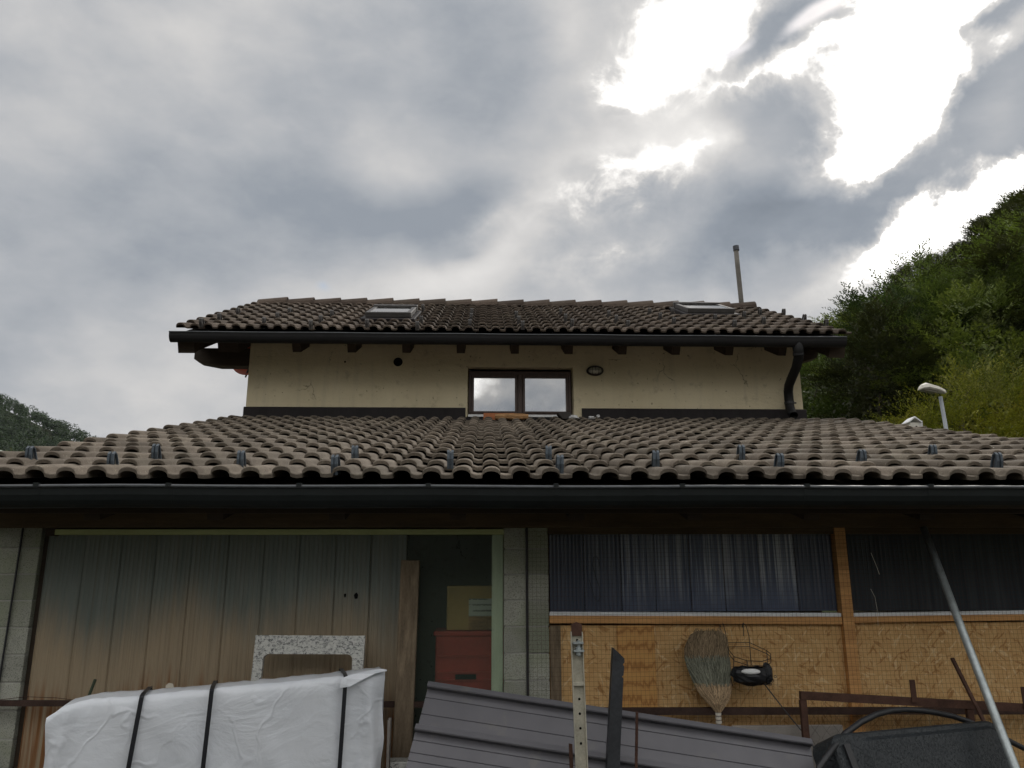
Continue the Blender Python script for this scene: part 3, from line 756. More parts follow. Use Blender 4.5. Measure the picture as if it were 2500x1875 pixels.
for i in range(11):
    x = -2.77 + i * .62; b = MB(); pr = []
    for k_ in range(8):
        a = math.pi * k_ / 10; pr.append((3.752 + .0675 - .0695 * math.cos(a), 2.103 - .102 * math.sin(a) ** .75))
    out = [(y, z) for (y, z) in pr]; inn = [(y + .002, z + .002) for (y, z) in pr]
    b.extrude([(x, y, z) for (y, z) in out] + [(x, y, z) for (y, z) in reversed(inn)], (.028, 0, 0))
    b.box(x + .002, x + .026, 3.738, 3.758, 2.10, 2.1165)
    b.build('gutter_bracket', 'gutter', gl)
for x in (-1.55, .78, 2.95):
    b = MB(); pr = [(3.752 + .0675 - .0688 * math.cos(math.pi * k_ / 10), 2.103 - .1012 * math.sin(math.pi * k_ / 10) ** .75) for k_ in range(9)]
    b.extrude([(x, y, z) for (y, z) in pr] + [(x, y + .001, z + .001) for (y, z) in reversed(pr)], (.06, 0, 0)); b.build('gutter_joint', 'gutter', gl)
# front wall
MB().box(-2.84, 4.12, 4.44, 4.60, 1.943, 2.165).build('wall_plate', 'timber_plate', shed, bevel=.006)
def pillar(cols, z0, joints, m='mortar'):
    x0 = cols[0][0]; x1 = cols[-1][1]
    p_ = MB().box(x0 + .006, x1 - .006, 4.4875, 4.70, 0, 1.943).build('block_pillar', m, shed)
    zs = [joints + .1415 * k_ for k_ in range(-8, 7)]
    for (a, b_) in cols:
        for z in zs:
            if z > 1.94: continue
            zt = min(z + .1335, 1.9425); zb = max(z, .0)
            if zt - zb < .02: continue
            dy = rg.uniform(-.003, .003)
            MB().box(a, b_, 4.483 + dy, 4.53, zb + .004, zt + .004).build('block', 'block', p_, bevel=.004)
    return p_
pl = pillar([(-2.80, -2.487)], 0, 1.126)
MB().tube([(-2.590, 4.474, 1.95), (-2.592, 4.472, 1.5), (-2.598, 4.474, 1.0), (-2.60, 4.474, .1)], .006, 6).build('cable', 'black', shed)
pc = pillar([(.107, .232), (.245, .361)], 0, 1.118)
MB().tube([(.2385, 4.472, 1.95), (.2385, 4.474, 1.45), (.239, 4.472, 1.05), (.24, 4.474, .3)], .0065, 6).build('cable', 'black', shed)
MB().box(-2.487, -2.455, 4.52, 4.56, .1, 1.93).build('jamb', 'timber_dark', shed)
MB().box(-2.40, .107, 4.452, 4.50, 1.905, 1.935).build('batten', 'batten', shed, bevel=.002)
MB().box(-2.455, -2.40, 4.46, 4.50, 1.90, 1.94).build('batten', 'timber_dark', shed)
# ribbed plastic sheets
def ribbed(x0, x1, z0, z1, y, nr, m, name='panel', amp=.0022, lip=True):
    b = MB(); pts = []; N_ = nr * 4
    for i in range(N_ + 1):
        x = x0 + (x1 - x0) * i / N_
        pts.append((x, y - amp * abs(math.sin(math.pi * nr * i / N_)) ** .6))
    if lip: pts = [(x0 + .0015, y + .006), (x0 + .0015, y - .004), (x0 + .005, y - .0055)] + pts[1:-1] + [(x1 - .0015, y)]
    n = len(pts)
    b.add([(x, yy, z0) for (x, yy) in pts] + [(x, yy, z1) for (x, yy) in pts], [(i, i + 1, i + 1 + n, i + n) for i in range(n - 1)])
    b.add([(x0 + .0015, y + .008, z0), (x1 - .0015, y + .008, z0), (x1 - .0015, y + .008, z1), (x0 + .0015, y + .008, z1)], [(0, 3, 2, 1)])
    return b.build(name, m, shed)
seams = [-2.452, -2.249, -2.046, -1.852, -1.657, -1.452, -1.250, -1.050, -.846, -.648, -.444]
for i, (a, b_) in enumerate(zip(seams, seams[1:])):
    pn = ribbed(a, b_, .15, 1.906, 4.50 + rg.uniform(-.002, .002), 8, 'poly')
    if i == 8:
        for (x, z, rx, rz) in ((-.781, 1.573, .007, .012), (-.719, 1.569, .012, .018)):
            pts = [(x + rx * math.cos(q * .7) * rg.uniform(.75, 1.15), 4.4925, z + rz * math.sin(q * .7) * rg.uniform(.75, 1.15)) for q in range(9)]
            MB().extrude(pts, (0, -.0012, 0)).build('torn_hole', 'pitch', pn)
ribbed(-.444, .106, .15, 1.906, 4.497, 30, 'clear', 'clear_panel', .0012, False)
MB().box(.040, .104, 4.507, 4.57, 0, 1.93).build('door_post', 'postpale', shed, bevel=.003)
MB().box(-.455, -.44, 4.51, 4.55, .1, 1.93).build('jamb', 'timber_dark', shed)
# right bays
ws = [.368, .568, .780, .976, 1.178, 1.375, 1.583, 1.796, 2.018]
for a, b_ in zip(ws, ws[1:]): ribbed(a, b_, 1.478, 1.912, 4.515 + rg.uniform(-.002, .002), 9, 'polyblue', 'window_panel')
ws = [2.088, 2.52, 2.95, 3.38, 3.81, 4.10]
for a, b_ in zip(ws, ws[1:]): ribbed(a, b_, 1.478, 1.912, 4.515, 16, 'polydark', 'window_panel', .001, False)
MB().box(.361, 4.12, 4.475, 4.53, 1.908, 1.944).build('window_head', 'timber_plate', shed)
def slant(x0, x1, z0a, z1a, dz, y0, y1, name, m, bev=.002):
    return MB().add([(x0, y0, z0a), (x1, y0, z0a + dz), (x0, y1, z0a), (x1, y1, z0a + dz), (x0, y0, z1a), (x1, y0, z1a + dz), (x0, y1, z1a), (x1, y1, z1a + dz)],
             [(0, 2, 3, 1), (4, 5, 7, 6), (0, 1, 5, 4), (2, 6, 7, 3), (0, 4, 6, 2), (1, 3, 7, 5)]).build(name, m, shed, bevel=bev)
slant(.363, 2.020, 1.460, 1.480, -.013, 4.476, 4.525, 'white_strip', 'whitestrip')
slant(.363, 2.020, 1.419, 1.4595, -.013, 4.470, 4.535, 'sill_rail', 'pine')
slant(2.087, 4.11, 1.447, 1.467, .020, 4.476, 4.525, 'white_strip', 'whitestrip')
slant(2.087, 4.11, 1.414, 1.4465, .020, 4.470, 4.535, 'sill_rail', 'pine')
MB().box(2.0215, 2.0855, 4.462, 4.54, .0, 1.943).build('post', 'pine', shed, bevel=.003)
for a, b_ in ((.363, 2.0205), (2.0865, 3.35), (3.354, 4.11)):
    MB().box(a, b_, 4.500, 4.518, .05, 1.4135 if a > 2 else 1.406).build('osb_board', 'osb', shed)
MB().box(.742, .951, 4.484, 4.499, .3, 1.404).build('pine_board', 'knot', shed, bevel=.002)
MB().box(.366, .424, 4.480, 4.499, .1, 1.405).build('pine_strip', 'plank', shed)
# body of the shed behind the front, closed and dark
MB().box(-2.80, -2.70, 4.70, 8.69, 0, 2.17).build('side_wall', 'mortar', shed)
MB().box(3.98, 4.11, 4.60, 8.69, 0, 2.17).build('side_wall', 'mortar', shed)
for xx in (-2.80, 4.01):
    MB().extrude([(xx, 4.60, 2.171), (xx, 8.69, 2.171), (xx, 8.69, 3.22), (xx, 4.60, 2.19)], (.09, 0, 0)).build('side_gable', 'timber_dark', shed)
MB().box(-2.699, 3.979, 4.6, 8.69, -.05, .012).build('floor', 'conc', shed)

# ------------------------------------------------------------------ house
house = tag(empty('house', (.49, 11, 0)), 'cream stucco house with dark tiled roof rising behind the lean-to', 'house')
WX0, WX1, WY, WB = -2.741, 3.716, 8.70, 12.8
PU = R(24.6); SU = Vector((0, math.cos(PU), math.sin(PU))); NU = Vector((0, -math.sin(PU), math.cos(PU)))
YU, ZU = 8.10, 4.262
def on_u(x, s_, n_=0): return Vector((x, YU, ZU)) + SU * s_ + NU * n_
RY = 10.75; sr = (RY - YU) / math.cos(PU); RZ = ZU + sr * math.sin(PU)
ox0, ox1, oz0, oz1 = -.214, 1.022, 3.405, 4.03
zt = 4.42
b = MB()
b.add([(WX0, WY, 0), (ox0, WY, 0), (ox1, WY, 0), (WX1, WY, 0), (WX0, WY, oz0), (ox0, WY, oz0), (ox1, WY, oz0), (WX1, WY, oz0),
       (WX0, WY, oz1), (ox0, WY, oz1), (ox1, WY, oz1), (WX1, WY, oz1), (WX0, WY, zt), (ox0, WY, zt), (ox1, WY, zt), (WX1, WY, zt)],
      [(0, 1, 5, 4), (1, 2, 6, 5), (2, 3, 7, 6), (4, 5, 9, 8), (6, 7, 11, 10), (8, 9, 13, 12), (9, 10, 14, 13), (10, 11, 15, 14)])
D_ = .13
b.add([(ox0, WY, oz0), (ox1, WY, oz0), (ox1, WY, oz1), (ox0, WY, oz1), (ox0 + .012, WY + D_, oz0), (ox1 - .012, WY + D_, oz0), (ox1 - .012, WY + D_, oz1), (ox0 + .012, WY + D_, oz1)],
      [(0, 1, 5, 4), (1, 2, 6, 5), (2, 3, 7, 6), (3, 0, 4, 7)])
for x in (WX0, WX1):
    b.add([(x, WY, 0), (x, WB, 0), (x, WB, zt), (x, RY, RZ - .25), (x, WY, zt)], [(0, 1, 2, 3, 4) if x == WX1 else (4, 3, 2, 1, 0)])
b.add([(WX0, WB, 0), (WX1, WB, 0), (WX1, WB, zt), (WX0, WB, zt)], [(3, 2, 1, 0)])
b.build('wall', 'stucco', house)
# room behind the window, closed
MB().box(ox0 - .3, ox1 + .3, 9.6, 9.65, 3.0, 4.4).build('room_wall', 'greybd', house)
# window
Yw = WY + .085
win = MB()
fx0, fx1, fz0, fz1 = -.200, 1.000, 3.455, 3.995
for bx in ((fx0, fx1, fz1 - .045, fz1), (fx0, fx1, fz0, fz0 + .035), (fx0, fx0 + .03, fz0 + .035, fz1 - .045), (fx1 - .03, fx1, fz0 + .035, fz1 - .045), (.372, .428, fz0 + .035, fz1 - .045)):
    win.box(bx[0], bx[1], Yw - .01, Yw + .06, bx[2], bx[3])
win = win.build('window', 'frame', house, bevel=.004)
for (a, b_) in ((fx0 + .031, .371), (.429, fx1 - .031)):
    z0_, z1_ = fz0 + .036, fz1 - .046; s_ = MB(); w_ = .030
    s_.box(a, b_, Yw - .022, Yw + .04, z1_ - w_, z1_); s_.box(a, b_, Yw - .022, Yw + .04, z0_, z0_ + w_ * .7)
    s_.box(a, a + w_, Yw - .022, Yw + .04, z0_ + w_ * .7, z1_ - w_); s_.box(b_ - w_, b_, Yw - .022, Yw + .04, z0_ + w_ * .7, z1_ - w_)
    s_.build('sash', 'frame', win, bevel=.003)
    MB().box(a + w_, b_ - w_, Yw + .008, Yw + .014, z0_ + w_ * .7, z1_ - w_).build('pane', 'glass', win)
    cx = (a + b_) / 2
    MB().box(a + w_ + .004, b_ - w_ - .004, Yw + .048, Yw + .052, z0_ + .01, z1_ - .02).build('pane_backing', 'pane_backing', win)
    MB().box(b_ - w_ - .075, b_ - w_ - .068, Yw + .044, Yw + .0475, z0_ + .03, z1_ - .13).build('blind_cord', 'white', win)
    bb = MB()
    for q in range(5):
        x_ = cx + rg.uniform(-.05, .06); z_ = z0_ + rg.uniform(.06, .20)
        bb.extrude([(x_ + rg.uniform(.02, .05) * math.cos(w2), Yw + .0470 - q * .0004, z_ + rg.uniform(.02, .06) * math.sin(w2)) for w2 in [i * .9 for i in range(7)]], (0, .0003, 0))
    bb.build('sticker', 'scrap', win)
MB().box(ox0 + .012, ox1 - .012, WY - .03, Yw + .0, 3.425, 3.453).build('sill', 'white', house, bevel=.003)
# flashings
for (a, b_) in ((WX0 - .02, -.234), (1.111, WX1 + .03)):
    MB().extrude([(a, WY - .010, 3.30), (a, WY - .016, 3.52), (a, WY - .006, 3.536), (a, WY, 3.534), (a, WY, 3.30)], (b_ - a, 0, 0)).build('flashing', 'flash', house)
MB().extrude([(WX0 - .05, WY - .012, 3.345), (WX0 - .05, WY - .12, 3.312), (WX0 - .05, WY - .12, 3.306), (WX0 - .05, WY - .012, 3.338)], (WX1 - WX0 + .12, 0, 0)).build('flashing', 'flash', house)
MB().box(-.235, 1.112, WY - .012, WY, 3.30, 3.424).build('flashing', 'flash', house)
# vent and wall lamp
MB().lathe([(.070, -.004), (.070, .012), (.056, .014), (.054, -.002)], (-1.024, WY - .008, 4.076), (0, -1, 0), 24).build('vent_ring', 'stucco', house)
MB().lathe([(.053, 0), (.053, .004)], (-1.024, WY - .008, 4.076), (0, -1, 0), 24).build('vent_hole', 'pitch', house)
MB().lathe([(.012, 0), (.012, .004)], (-1.64, WY - .001, 4.075), (0, -1, 0), 10).build('vent_hole', 'pitch', house)
wl = MB(); 
def oval(c, rx, rz, prof, n=28):
    b = MB(); vs = []; fs = []
    for (s_, dy) in prof:
        for q in range(n):
            a = 2 * math.pi * q / n; vs.append((c[0] + rx * s_ * math.cos(a), c[1] - dy, c[2] + rz * s_ * math.sin(a)))
    for i in range(len(prof) - 1):
        for q in range(n): fs.append((i * n + q, i * n + (q + 1) % n, (i + 1) * n + (q + 1) % n, (i + 1) * n + q))
    fs.append(tuple(range((len(prof) - 1) * n, len(prof) * n))); b.add(vs, fs); return b
lampo = oval((1.277, WY, 3.984), .100, .060, [(1.0, 0), (1.0, .03), (.93, .045), (.84, .045), (.82, .03)]).build('wall_lamp', 'pot', house)
oval((1.277, WY - .02, 3.982), .080, .044, [(1.0, 0), (.97, .02), (.8, .04), (.5, .052), (.2, .056)]).build('lens', 'lens', lampo, smooth=True)
lg = MB()
for dx in (-.035, 0, .035): lg.tube([(1.277 + dx, WY - .05, 4.03), (1.277 + dx * 1.1, WY - .086, 3.985), (1.277 + dx, WY - .05, 3.94)], .003, 5)
lg.tube([(1.19, WY - .05, 3.984), (1.277, WY - .088, 3.984), (1.364, WY - .05, 3.984)], .003, 5)
lg.build('guard', 'pot', lampo)
# upper roof
RX0, RX1 = -3.35, 4.035
b = MB(); a, c_ = on_u(RX0 + .02, -.02, -.035), on_u(RX0 + .02, sr, -.035)
bk = Vector((a.x, 2 * RY - a.y, a.z))
b.extrude([a, c_, bk, bk - Vector((0, 0, .05)), c_ - Vector((0, 0, .05)), a - Vector((0, 0, .05))], (RX1 - RX0 - .04, 0, 0))
roofU = b.build('roof', 'timber_dark', house)
GU = .2985
tu = make_tile('roof_tile', 'tile_up', GU, .345)
X0U = -3.322
SKY = [(-1.46, -.91, 8.90, 9.66), (2.70, 3.34, 9.74, 10.48)]
for r_ in range(10):
    for c2 in range(25):
        x = X0U + c2 * .298; pos = on_u(x, r_ * GU, 0)
        cy = pos.y + .14
        if any(x + .12 > s[0] - .02 and x + .08 < s[1] + .02 and s[2] < cy < s[3] for s in SKY): continue
        o = bpy.data.objects.new('roof_tile', tu); col.objects.link(o); o.parent = roofU
        o.location = pos + NU * rg.uniform(-.002, .003) + SU * rg.gauss(0, .005) - ORG[roofU]
        o.rotation_euler = (PU + rg.gauss(0, .005), rg.gauss(0, .008), rg.gauss(0, .008))
# back slope, plain tiled sheet
b = MB(); prf = []
for i in range(101): prf.append((RX0 + i * (RX1 - RX0) / 100, .018 * (1 + math.sin(i * math.pi))))
bs = []
for i in range(51):
    x = RX0 + i * (RX1 - RX0) / 50; dz = .03 if i % 2 else 0
    bs += [Vector((x, RY, RZ + dz)), Vector((x, 2 * RY - YU, ZU + dz))]
b.add(bs, [(2 * i, 2 * i + 1, 2 * i + 3, 2 * i + 2) for i in range(50)])
b.build('back_slope', 'tile_up', roofU)
# ridge tiles
rm = MB(); n = 9; prof = []
for (x, s_, dz) in ((0, .88, 0), (.42, 1.0, .030), (.42, .90, .018), (0, .78, -.012)):
    for q in range(n):
        a = math.pi * q / (n - 1); prof.append((x, -.115 * math.cos(a) * s_, .075 * math.sin(a) ** .7 * s_ + dz - .045 * abs(math.cos(a)) ** 2))
rm.add(prof, [(r_ * n + q, r_ * n + q + 1, (r_ + 1) % 4 * n + q + 1, (r_ + 1) % 4 * n + q) for r_ in range(4) for q in range(n - 1)])
rmm = bpy.data.meshes.new('ridge_tile'); rmm.from_pydata(rm.v, [], rm.f); rmm.update(); rmm.materials.append(M['ridge'])
for i in range(19):
    o = bpy.data.objects.new('ridge_tile', rmm); col.objects.link(o); o.parent = roofU
    o.location = Vector((-3.32 + i * .383, RY, RZ + .030 + rg.uniform(-.004, .004) - .0006 * (i - 9) ** 2 * 0)) - ORG[roofU]; o.rotation_euler = (0, rg.gauss(0, .006), rg.gauss(0, .006))
gmu = guard_mesh('snow_guard', 'zinc_dark')
GU_POS = [(-3.09, 8.09), (-3.08, 8.58), (-3.08, 9.2), (-2.46, 8.22), (-2.45, 8.70), (-2.455, 9.24), (-1.89, 7.99), (-1.885, 8.44), (-1.887, 9.02), (-1.31, 8.14), (-.745, 7.99), (-.75, 8.5), (-.85, 9.85), (-.183, 8.2), (-.183, 8.84), (-.187, 9.4),
    (.371, 9.1), (.38, 8.58), (.40, 8.1), (.968, 9.5), (.96, 8.85), (.975, 8.33), (1.56, 9.28), (1.557, 8.74), (1.595, 8.24), (2.17, 9.66), (2.17, 9.08), (2.205, 8.56), (2.49, 9.72), (2.83, 8.98), (3.32, 9.33), (3.67, 9.7), (2.86, 8.38), (3.325, 8.70), (4.0, 9.72), (3.98, 9.05), (4.0, 8.52)]
for (x, y) in GU_POS:
    o = bpy.data.objects.new('snow_guard', gmu); col.objects.link(o); o.parent = roofU
    o.location = on_u(x, (y - YU) / math.cos(PU), .03) - ORG[roofU]; o.rotation_euler = (PU, 0, rg.gauss(0, .05)); o.scale = (1.15, 1.2, 1.35)
# skylights
for (x0, x1, y0, y1) in SKY:
    s0, s1 = (y0 - YU) / math.cos(PU), (y1 - YU) / math.cos(PU); w_ = .055
    mtx = Matrix((Vector((1, 0, 0)), SU, NU)).transposed()
    def ob(mb, xa, xb, sa, sb, na, nb): mb.obox(on_u((xa + xb) / 2, (sa + sb) / 2, (na + nb) / 2), (xb - xa, sb - sa, nb - na), mtx)
    sk = MB(); ob(sk, x0 - .05, x1 + .05, s0 - .10, s1 + .08, -.02, .058); sk = sk.build('skylight', 'flash', house, bevel=.01)
    fr = MB()
    ob(fr, x0, x1, s0, s0 + w_, .06, .124); ob(fr, x0 - .01, x1 + .01, s1 - w_ * 1.6, s1, .06, .142)
    ob(fr, x0, x0 + w_, s0 + w_, s1 - w_ * 1.6, .06, .122); ob(fr, x1 - w_, x1, s0 + w_, s1 - w_ * 1.6, .06, .122)
    fr.build('frame', 'zinc_dark', sk, bevel=.006)
    pn = MB(); ob(pn, x0 + w_, x1 - w_, s0 + w_, s1 - w_ * 1.6, .112, .118); pn.build('pane', 'glass_roof', sk)
    bl = MB(); ob(bl, x0 + w_, x1 - w_, s0 + w_, s1 - w_ * 1.6, .0585, .070); bl.build('pane_backing', 'pane_backing' if x0 > 0 else 'pot', sk)  # white sheet right, dark sheet left: sky reflection put in as colour
# eaves timber
for i in range(10):
    x = -2.15 + i * .607
    a, c_ = on_u(x, .08, -.09), on_u(x, 1.2, -.09)
    MB().extrude([a, c_, c_ - NU * .165, a - NU * .165 + SU * .03], (.09, 0, 0)).build('rafter', 'timber_dark', house)
for x in (RX0 + .0, RX1 - .20):
    a, c_ = on_u(x, -.03, -.088), on_u(x, sr - .05, -.088)
    MB().extrude([a, c_, c_ - NU * .15, a - NU * .15 + SU * .10, a - NU * .165], (.18, 0, 0)).build('verge_rafter', 'timber_dark', house)
MB().extrude([(-3.385, 8.72, 4.236), (-3.385, 8.72, 4.104), (-3.325, 8.72, 4.067), (-3.11, 8.72, 4.026), (-2.742, 8.72, 4.026), (-2.742, 8.72, 4.236)], (0, .16, 0)).build('purlin', 'timber_dark', house)
MB().extrude([(3.99, 8.72, 4.30), (3.95, 8.72, 4.175), (3.80, 8.72, 4.13), (3.717, 8.72, 4.13), (3.717, 8.72, 4.30)], (0, .16, 0)).build('purlin', 'timber_dark', house)
MB().extrude([on_u(RX0 + .02, .04, -.086), on_u(RX0 + .02, .065, -.086), on_u(RX0 + .02, .065, -.15), on_u(RX0 + .02, .04, -.15)], (RX1 - RX0 - .04, 0, 0)).build('fascia_board', 'timber_dark', house)
gutter(-3.392, 3.975, 7.985, 4.205, .125, .100, 'gutter_up', house, 'bead', .007)
# down pipe with swan neck
dp = MB().tube([(3.44, 8.05, 4.15), (3.447, 8.055, 4.06), (3.455, 8.085, 3.99), (3.468, 8.20, 3.91), (3.478, 8.36, 3.84), (3.49, 8.50, 3.78), (3.502, 8.565, 3.72), (3.508, 8.58, 3.64), (3.512, 8.585, 3.54), (3.512, 8.56, 3.47), (3.512, 8.50, 3.42)],
    [.058, .056, .054, .052, .052, .052, .052, .052, .052, .052, .053], 16, cap=False).build('down_pipe', 'gutter_up', house, smooth=True)
dm = dp.modifiers.new('wall', 'SOLIDIFY'); dm.thickness = .004
cl = MB().tube([(3.510, 8.583, 3.575), (3.510, 8.583, 3.600)], .057, 16); cl.box(3.555, 3.59, 8.575, 8.59, 3.58, 3.595); cl.box(3.50, 3.52, 8.63, 8.70, 3.58, 3.595)
cl.build('pipe_clamp', 'black', dp)
MB().tube([(3.447, 8.055, 4.04), (3.45, 8.07, 4.012)], .0605, 16).build('pipe_collar', 'gutter_up', dp, smooth=True)
# vent pipe on the ridge
vp = MB().tube([(3.85, 10.86, 5.30), (3.84, 10.85, 5.7), (3.82, 10.83, 6.2), (3.808, 10.81, 6.50)], .036, 12).build('vent_pipe', 'ventpipe', house, smooth=True)
MB().tube([(3.811, 10.81, 6.455), (3.807, 10.81, 6.53)], .046, 12).build('cap', 'steel', vp)
a, c_ = on_u(-2.965, .10, -.088), on_u(-2.965, sr - .05, -.088)
MB().extrude([a, c_, c_ - NU * .17, a - NU * .17], (.222, 0, 0)).build('verge_rafter', 'timber_dark', house)
# red dish on the gable side
dsh = MB().lathe([(.02, 0), (.10, .012), (.20, .05), (.26, .10), (.255, .105), (.19, .06), (.02, .012)], (-2.92, 9.42, 4.31), (-.25, -1, .10), 28).build('wall_dish', 'orange', house, smooth=True)
MB().tube([(-2.92, 9.42, 4.30), (-2.955, 9.33, 4.10), (-2.962, 9.30, 4.035)], [.014, .014, .010], 8).build('bracket', 'black', dsh)
MB().tube([(-2.742, 9.45, 4.31), (-2.93, 9.45, 4.31)], .02, 8).build('arm', 'black', dsh)

# things left lying on the lean-to roof
def crumple(name, c, r, m, label, cat, seed, flat=(1, 1, .5)):
    rq = random.Random(seed); b = MB(); vs = []; n1, n2 = 6, 10
    for i in range(n1 + 1):
        th = math.pi * i / n1
        for q in range(n2):
            ph = 2 * math.pi * q / n2; k_ = r * rq.uniform(.6, 1.2)
            vs.append((c[0] + k_ * flat[0] * math.sin(th) * math.cos(ph), c[1] + k_ * flat[1] * math.sin(th) * math.sin(ph), c[2] + k_ * flat[2] * math.cos(th)))
    b.add(vs, [(i * n2 + q, (i + 1) * n2 + q, (i + 1) * n2 + (q + 1) % n2, i * n2 + (q + 1) % n2) for i in range(n1) for q in range(n2)])
    return tag(b.build(name, m), label, cat)
zr = on_l(0, (8.5 - Y0) / math.cos(PL)).z + .035
br = MB()
br.extrude([(-.026, 8.52, zr + .005), (-.026, 8.52, zr + .085), (-.026, 8.64, zr + .085), (-.026, 8.64, zr + .07), (-.026, 8.535, zr + .07), (-.026, 8.535, zr + .005)], (.352, 0, 0))
br.extrude([(-.026, 8.538, zr + .005), (-.026, 8.62, zr + .03), (-.026, 8.62, zr + .066), (-.026, 8.538, zr + .066)], (.34, 0, 0))
tag(br.build('clay_tile', 'terra', bevel=.004), 'flat orange clay tile propped below the upper window', 'tile')
lgm = MB(); pts = [(.105, 8.47, zr + .035), (.16, 8.47, zr + .032), (.24, 8.475, zr + .04), (.33, 8.47, zr + .034), (.41, 8.47, zr + .037), (.478, 8.47, zr + .036)]
lgm.tube(pts, [.030, .038, .033, .039, .036, .030], 7)
tag(lgm.build('log', 'log'), 'split piece of firewood lying in front of the clay tile', 'log')
pot = MB(); pot.extrude([(.80, 8.43, zr + .075), (.955, 8.43, zr + .085), (.955, 8.43, zr + .03), (.93, 8.43, zr + .0), (.86, 8.43, zr + .0)], (0, .13, 0))
tag(pot.build('broken_trough', 'pot', bevel=.008), 'dark broken trough lying below the right window corner', 'trough')
crumple('plastic_scrap', (.985, 8.42, zr + .02), .045, 'scrap', 'crumpled pale plastic scrap beside the dark trough', 'litter', 1, (1.5, .7, .5))
crumple('plastic_scrap', (1.19, 8.42, zr + .015), .035, 'scrap', 'small pale scrap on the tiles right of the window', 'litter', 2, (1.3, .7, .5))
crumple('plastic_scrap', (1.27, 8.5, zr + .05), .022, 'scrap', 'tiny pale scrap against the dark flashing right of the window', 'litter', 3, (1, .7, .8))

# ------------------------------------------------------------------ foreground left: wrapped bundle
def bundle():
    root = empty('wrapped_bundle', (-1.2, 3.95, 0))
    A = Vector((-1.885, 3.62, 0)); B = Vector((-.480, 4.0, 0)); ax = (B - A).normalized(); back = Vector((-ax.y, ax.x, 0)); L = (B - A).length
    def ztop(u):   # u along length in m
        pts = [(0, 1.085), (.06, 1.135), (.17, 1.158), (.4, 1.162), (.7, 1.178), (1.05, 1.197), (1.3, 1.213), (L, 1.222)]
        for (a, za), (b2, zb) in zip(pts, pts[1:]):
            if u <= b2: return za + (zb - za) * (u - a) / (b2 - a)
        return pts[-1][1]
    NU_, ring = 110, []
    b = MB(); vs = []; NP = 44
    dep = .25
    for i in range(NU_ + 1):
        u = L * i / NU_; H = ztop(u); e = min(u, L - u)
        ins = .035 * max(0, 1 - e / .05) ** 2
        for j in range(NP):
            f = j / (NP - 1)      # loop: bottom front -> top front -> top back -> bottom back
            if f < .62: y = 0.; z = H * f / .62
            elif f < .76: y = dep * (f - .62) / .14; z = H
            else: y = dep; z = H * (1 - (f - .76) / .24)
            # rounded shoulders
            if f < .62: 
                q = H - z
                if q < .03: y += .03 * (1 - q / .03) ** 2 * .6
            w = Vector((u * 2.2, y * 2.5, z * 2.0))
            n1 = noise.noise(w * 1.3 + Vector((3, 1, 7))); n2 = abs(noise.noise(Vector((u * 3.5 + z * 2.1, z * 1.4 - u * .8, 4.2)))); n3 = noise.noise(w * 5.5)
            amp = 1.0 if f < .62 else .7
            dy = (n1 * .012 + (.10 - n2) * .036 + n3 * .003) * amp
            endfold = max(0, 1 - (L - u) / .22) * .014 * math.sin(u * 70 + z * 5) * min(1, (H - z) * 6 + .2)
            endl = max(0, 1 - u / .2) * .010 * math.sin(u * 60 - z * 9)
            yy = y + ins + (dy + endfold + endl) * (-1 if f < .69 else 1)
            zz_ = z + ((.004 * noise.noise(Vector((u * 9, 2, y * 9))) + .005 * noise.noise(Vector((u * 22, 6, y * 5)))) if .6 < f < .78 else 0)
            vs.append(A + ax * (u + (.012 * noise.noise(Vector((z * 6, y * 6, 1))) if e < .02 else 0)) + back * yy + Vector((0, 0, zz_)))
    b.add(vs, [(i * NP + j, i * NP + j + 1, (i + 1) * NP + j + 1, (i + 1) * NP + j) for i in range(NU_) for j in range(NP - 1)])
    b.add(vs[:NP], [tuple(range(NP))]); b.add(vs[-NP:], [tuple(range(NP - 1, -1, -1))])
    b.build('wrapping_film', 'film', root, smooth=True)
    def sp(u, off): return A + ax * u, off
    for (ut, ub) in ((.375, .28), (.665, .63), (1.262, 1.235)):
        sm = MB(); pts = []
        for j in range(25):
            f = j / 24; z = f; H = ztop(ut)
            u = ub + (ut - ub) * f; zz_ = H * f
            pts.append((u, -.0195 - .004 * math.sin(f * 9), zz_))
        pts += [(ut, -.012, ztop(ut) + .007), (ut, .05, ztop(ut) + .012), (ut, dep - .01, ztop(ut) + .012), (ut, dep + .018, ztop(ut) - .01), (ut, dep + .02, .3)]
        W_ = .0095; vs2 = []
        for (u, y, z) in pts:
            c = A + ax * u + back * y + Vector((0, 0, z)); vs2 += [c - ax * W_, c + ax * W_]
        sm.add([tuple(q) for q in vs2], [(2 * i, 2 * i + 1, 2 * i + 3, 2 * i + 2) for i in range(len(pts) - 1)])
        so = sm.build('strap', 'strap', root); m_ = so.modifiers.new('t', 'SOLIDIFY'); m_.thickness = .003
    # loose folded flap at the top right end
    fl = MB(); P = lambda u, y, z: A + ax * u + back * y + Vector((0, 0, z))
    a = [P(1.235, -.030, 1.165), P(1.24, -.024, 1.207), P(1.30, -.012, 1.222), P(1.38, .01, 1.232), P(1.44, .02, 1.236), P(1.462, .025, 1.230), P(1.462, .015, 1.226), P(1.40, -.016, 1.219), P(1.34, -.03, 1.196), P(1.28, -.033, 1.168)]
    fl.add(a, [(0, 1, 9), (1, 2, 8, 9), (2, 3, 7, 8), (3, 4, 6, 7), (4, 5, 6)])
    fo = fl.build('loose_flap', 'film', root); m_ = fo.modifiers.new('t', 'SOLIDIFY'); m_.thickness = .003
    return tag(root, 'long bundle wrapped in white plastic film with three black straps', 'bundle')
bundle()
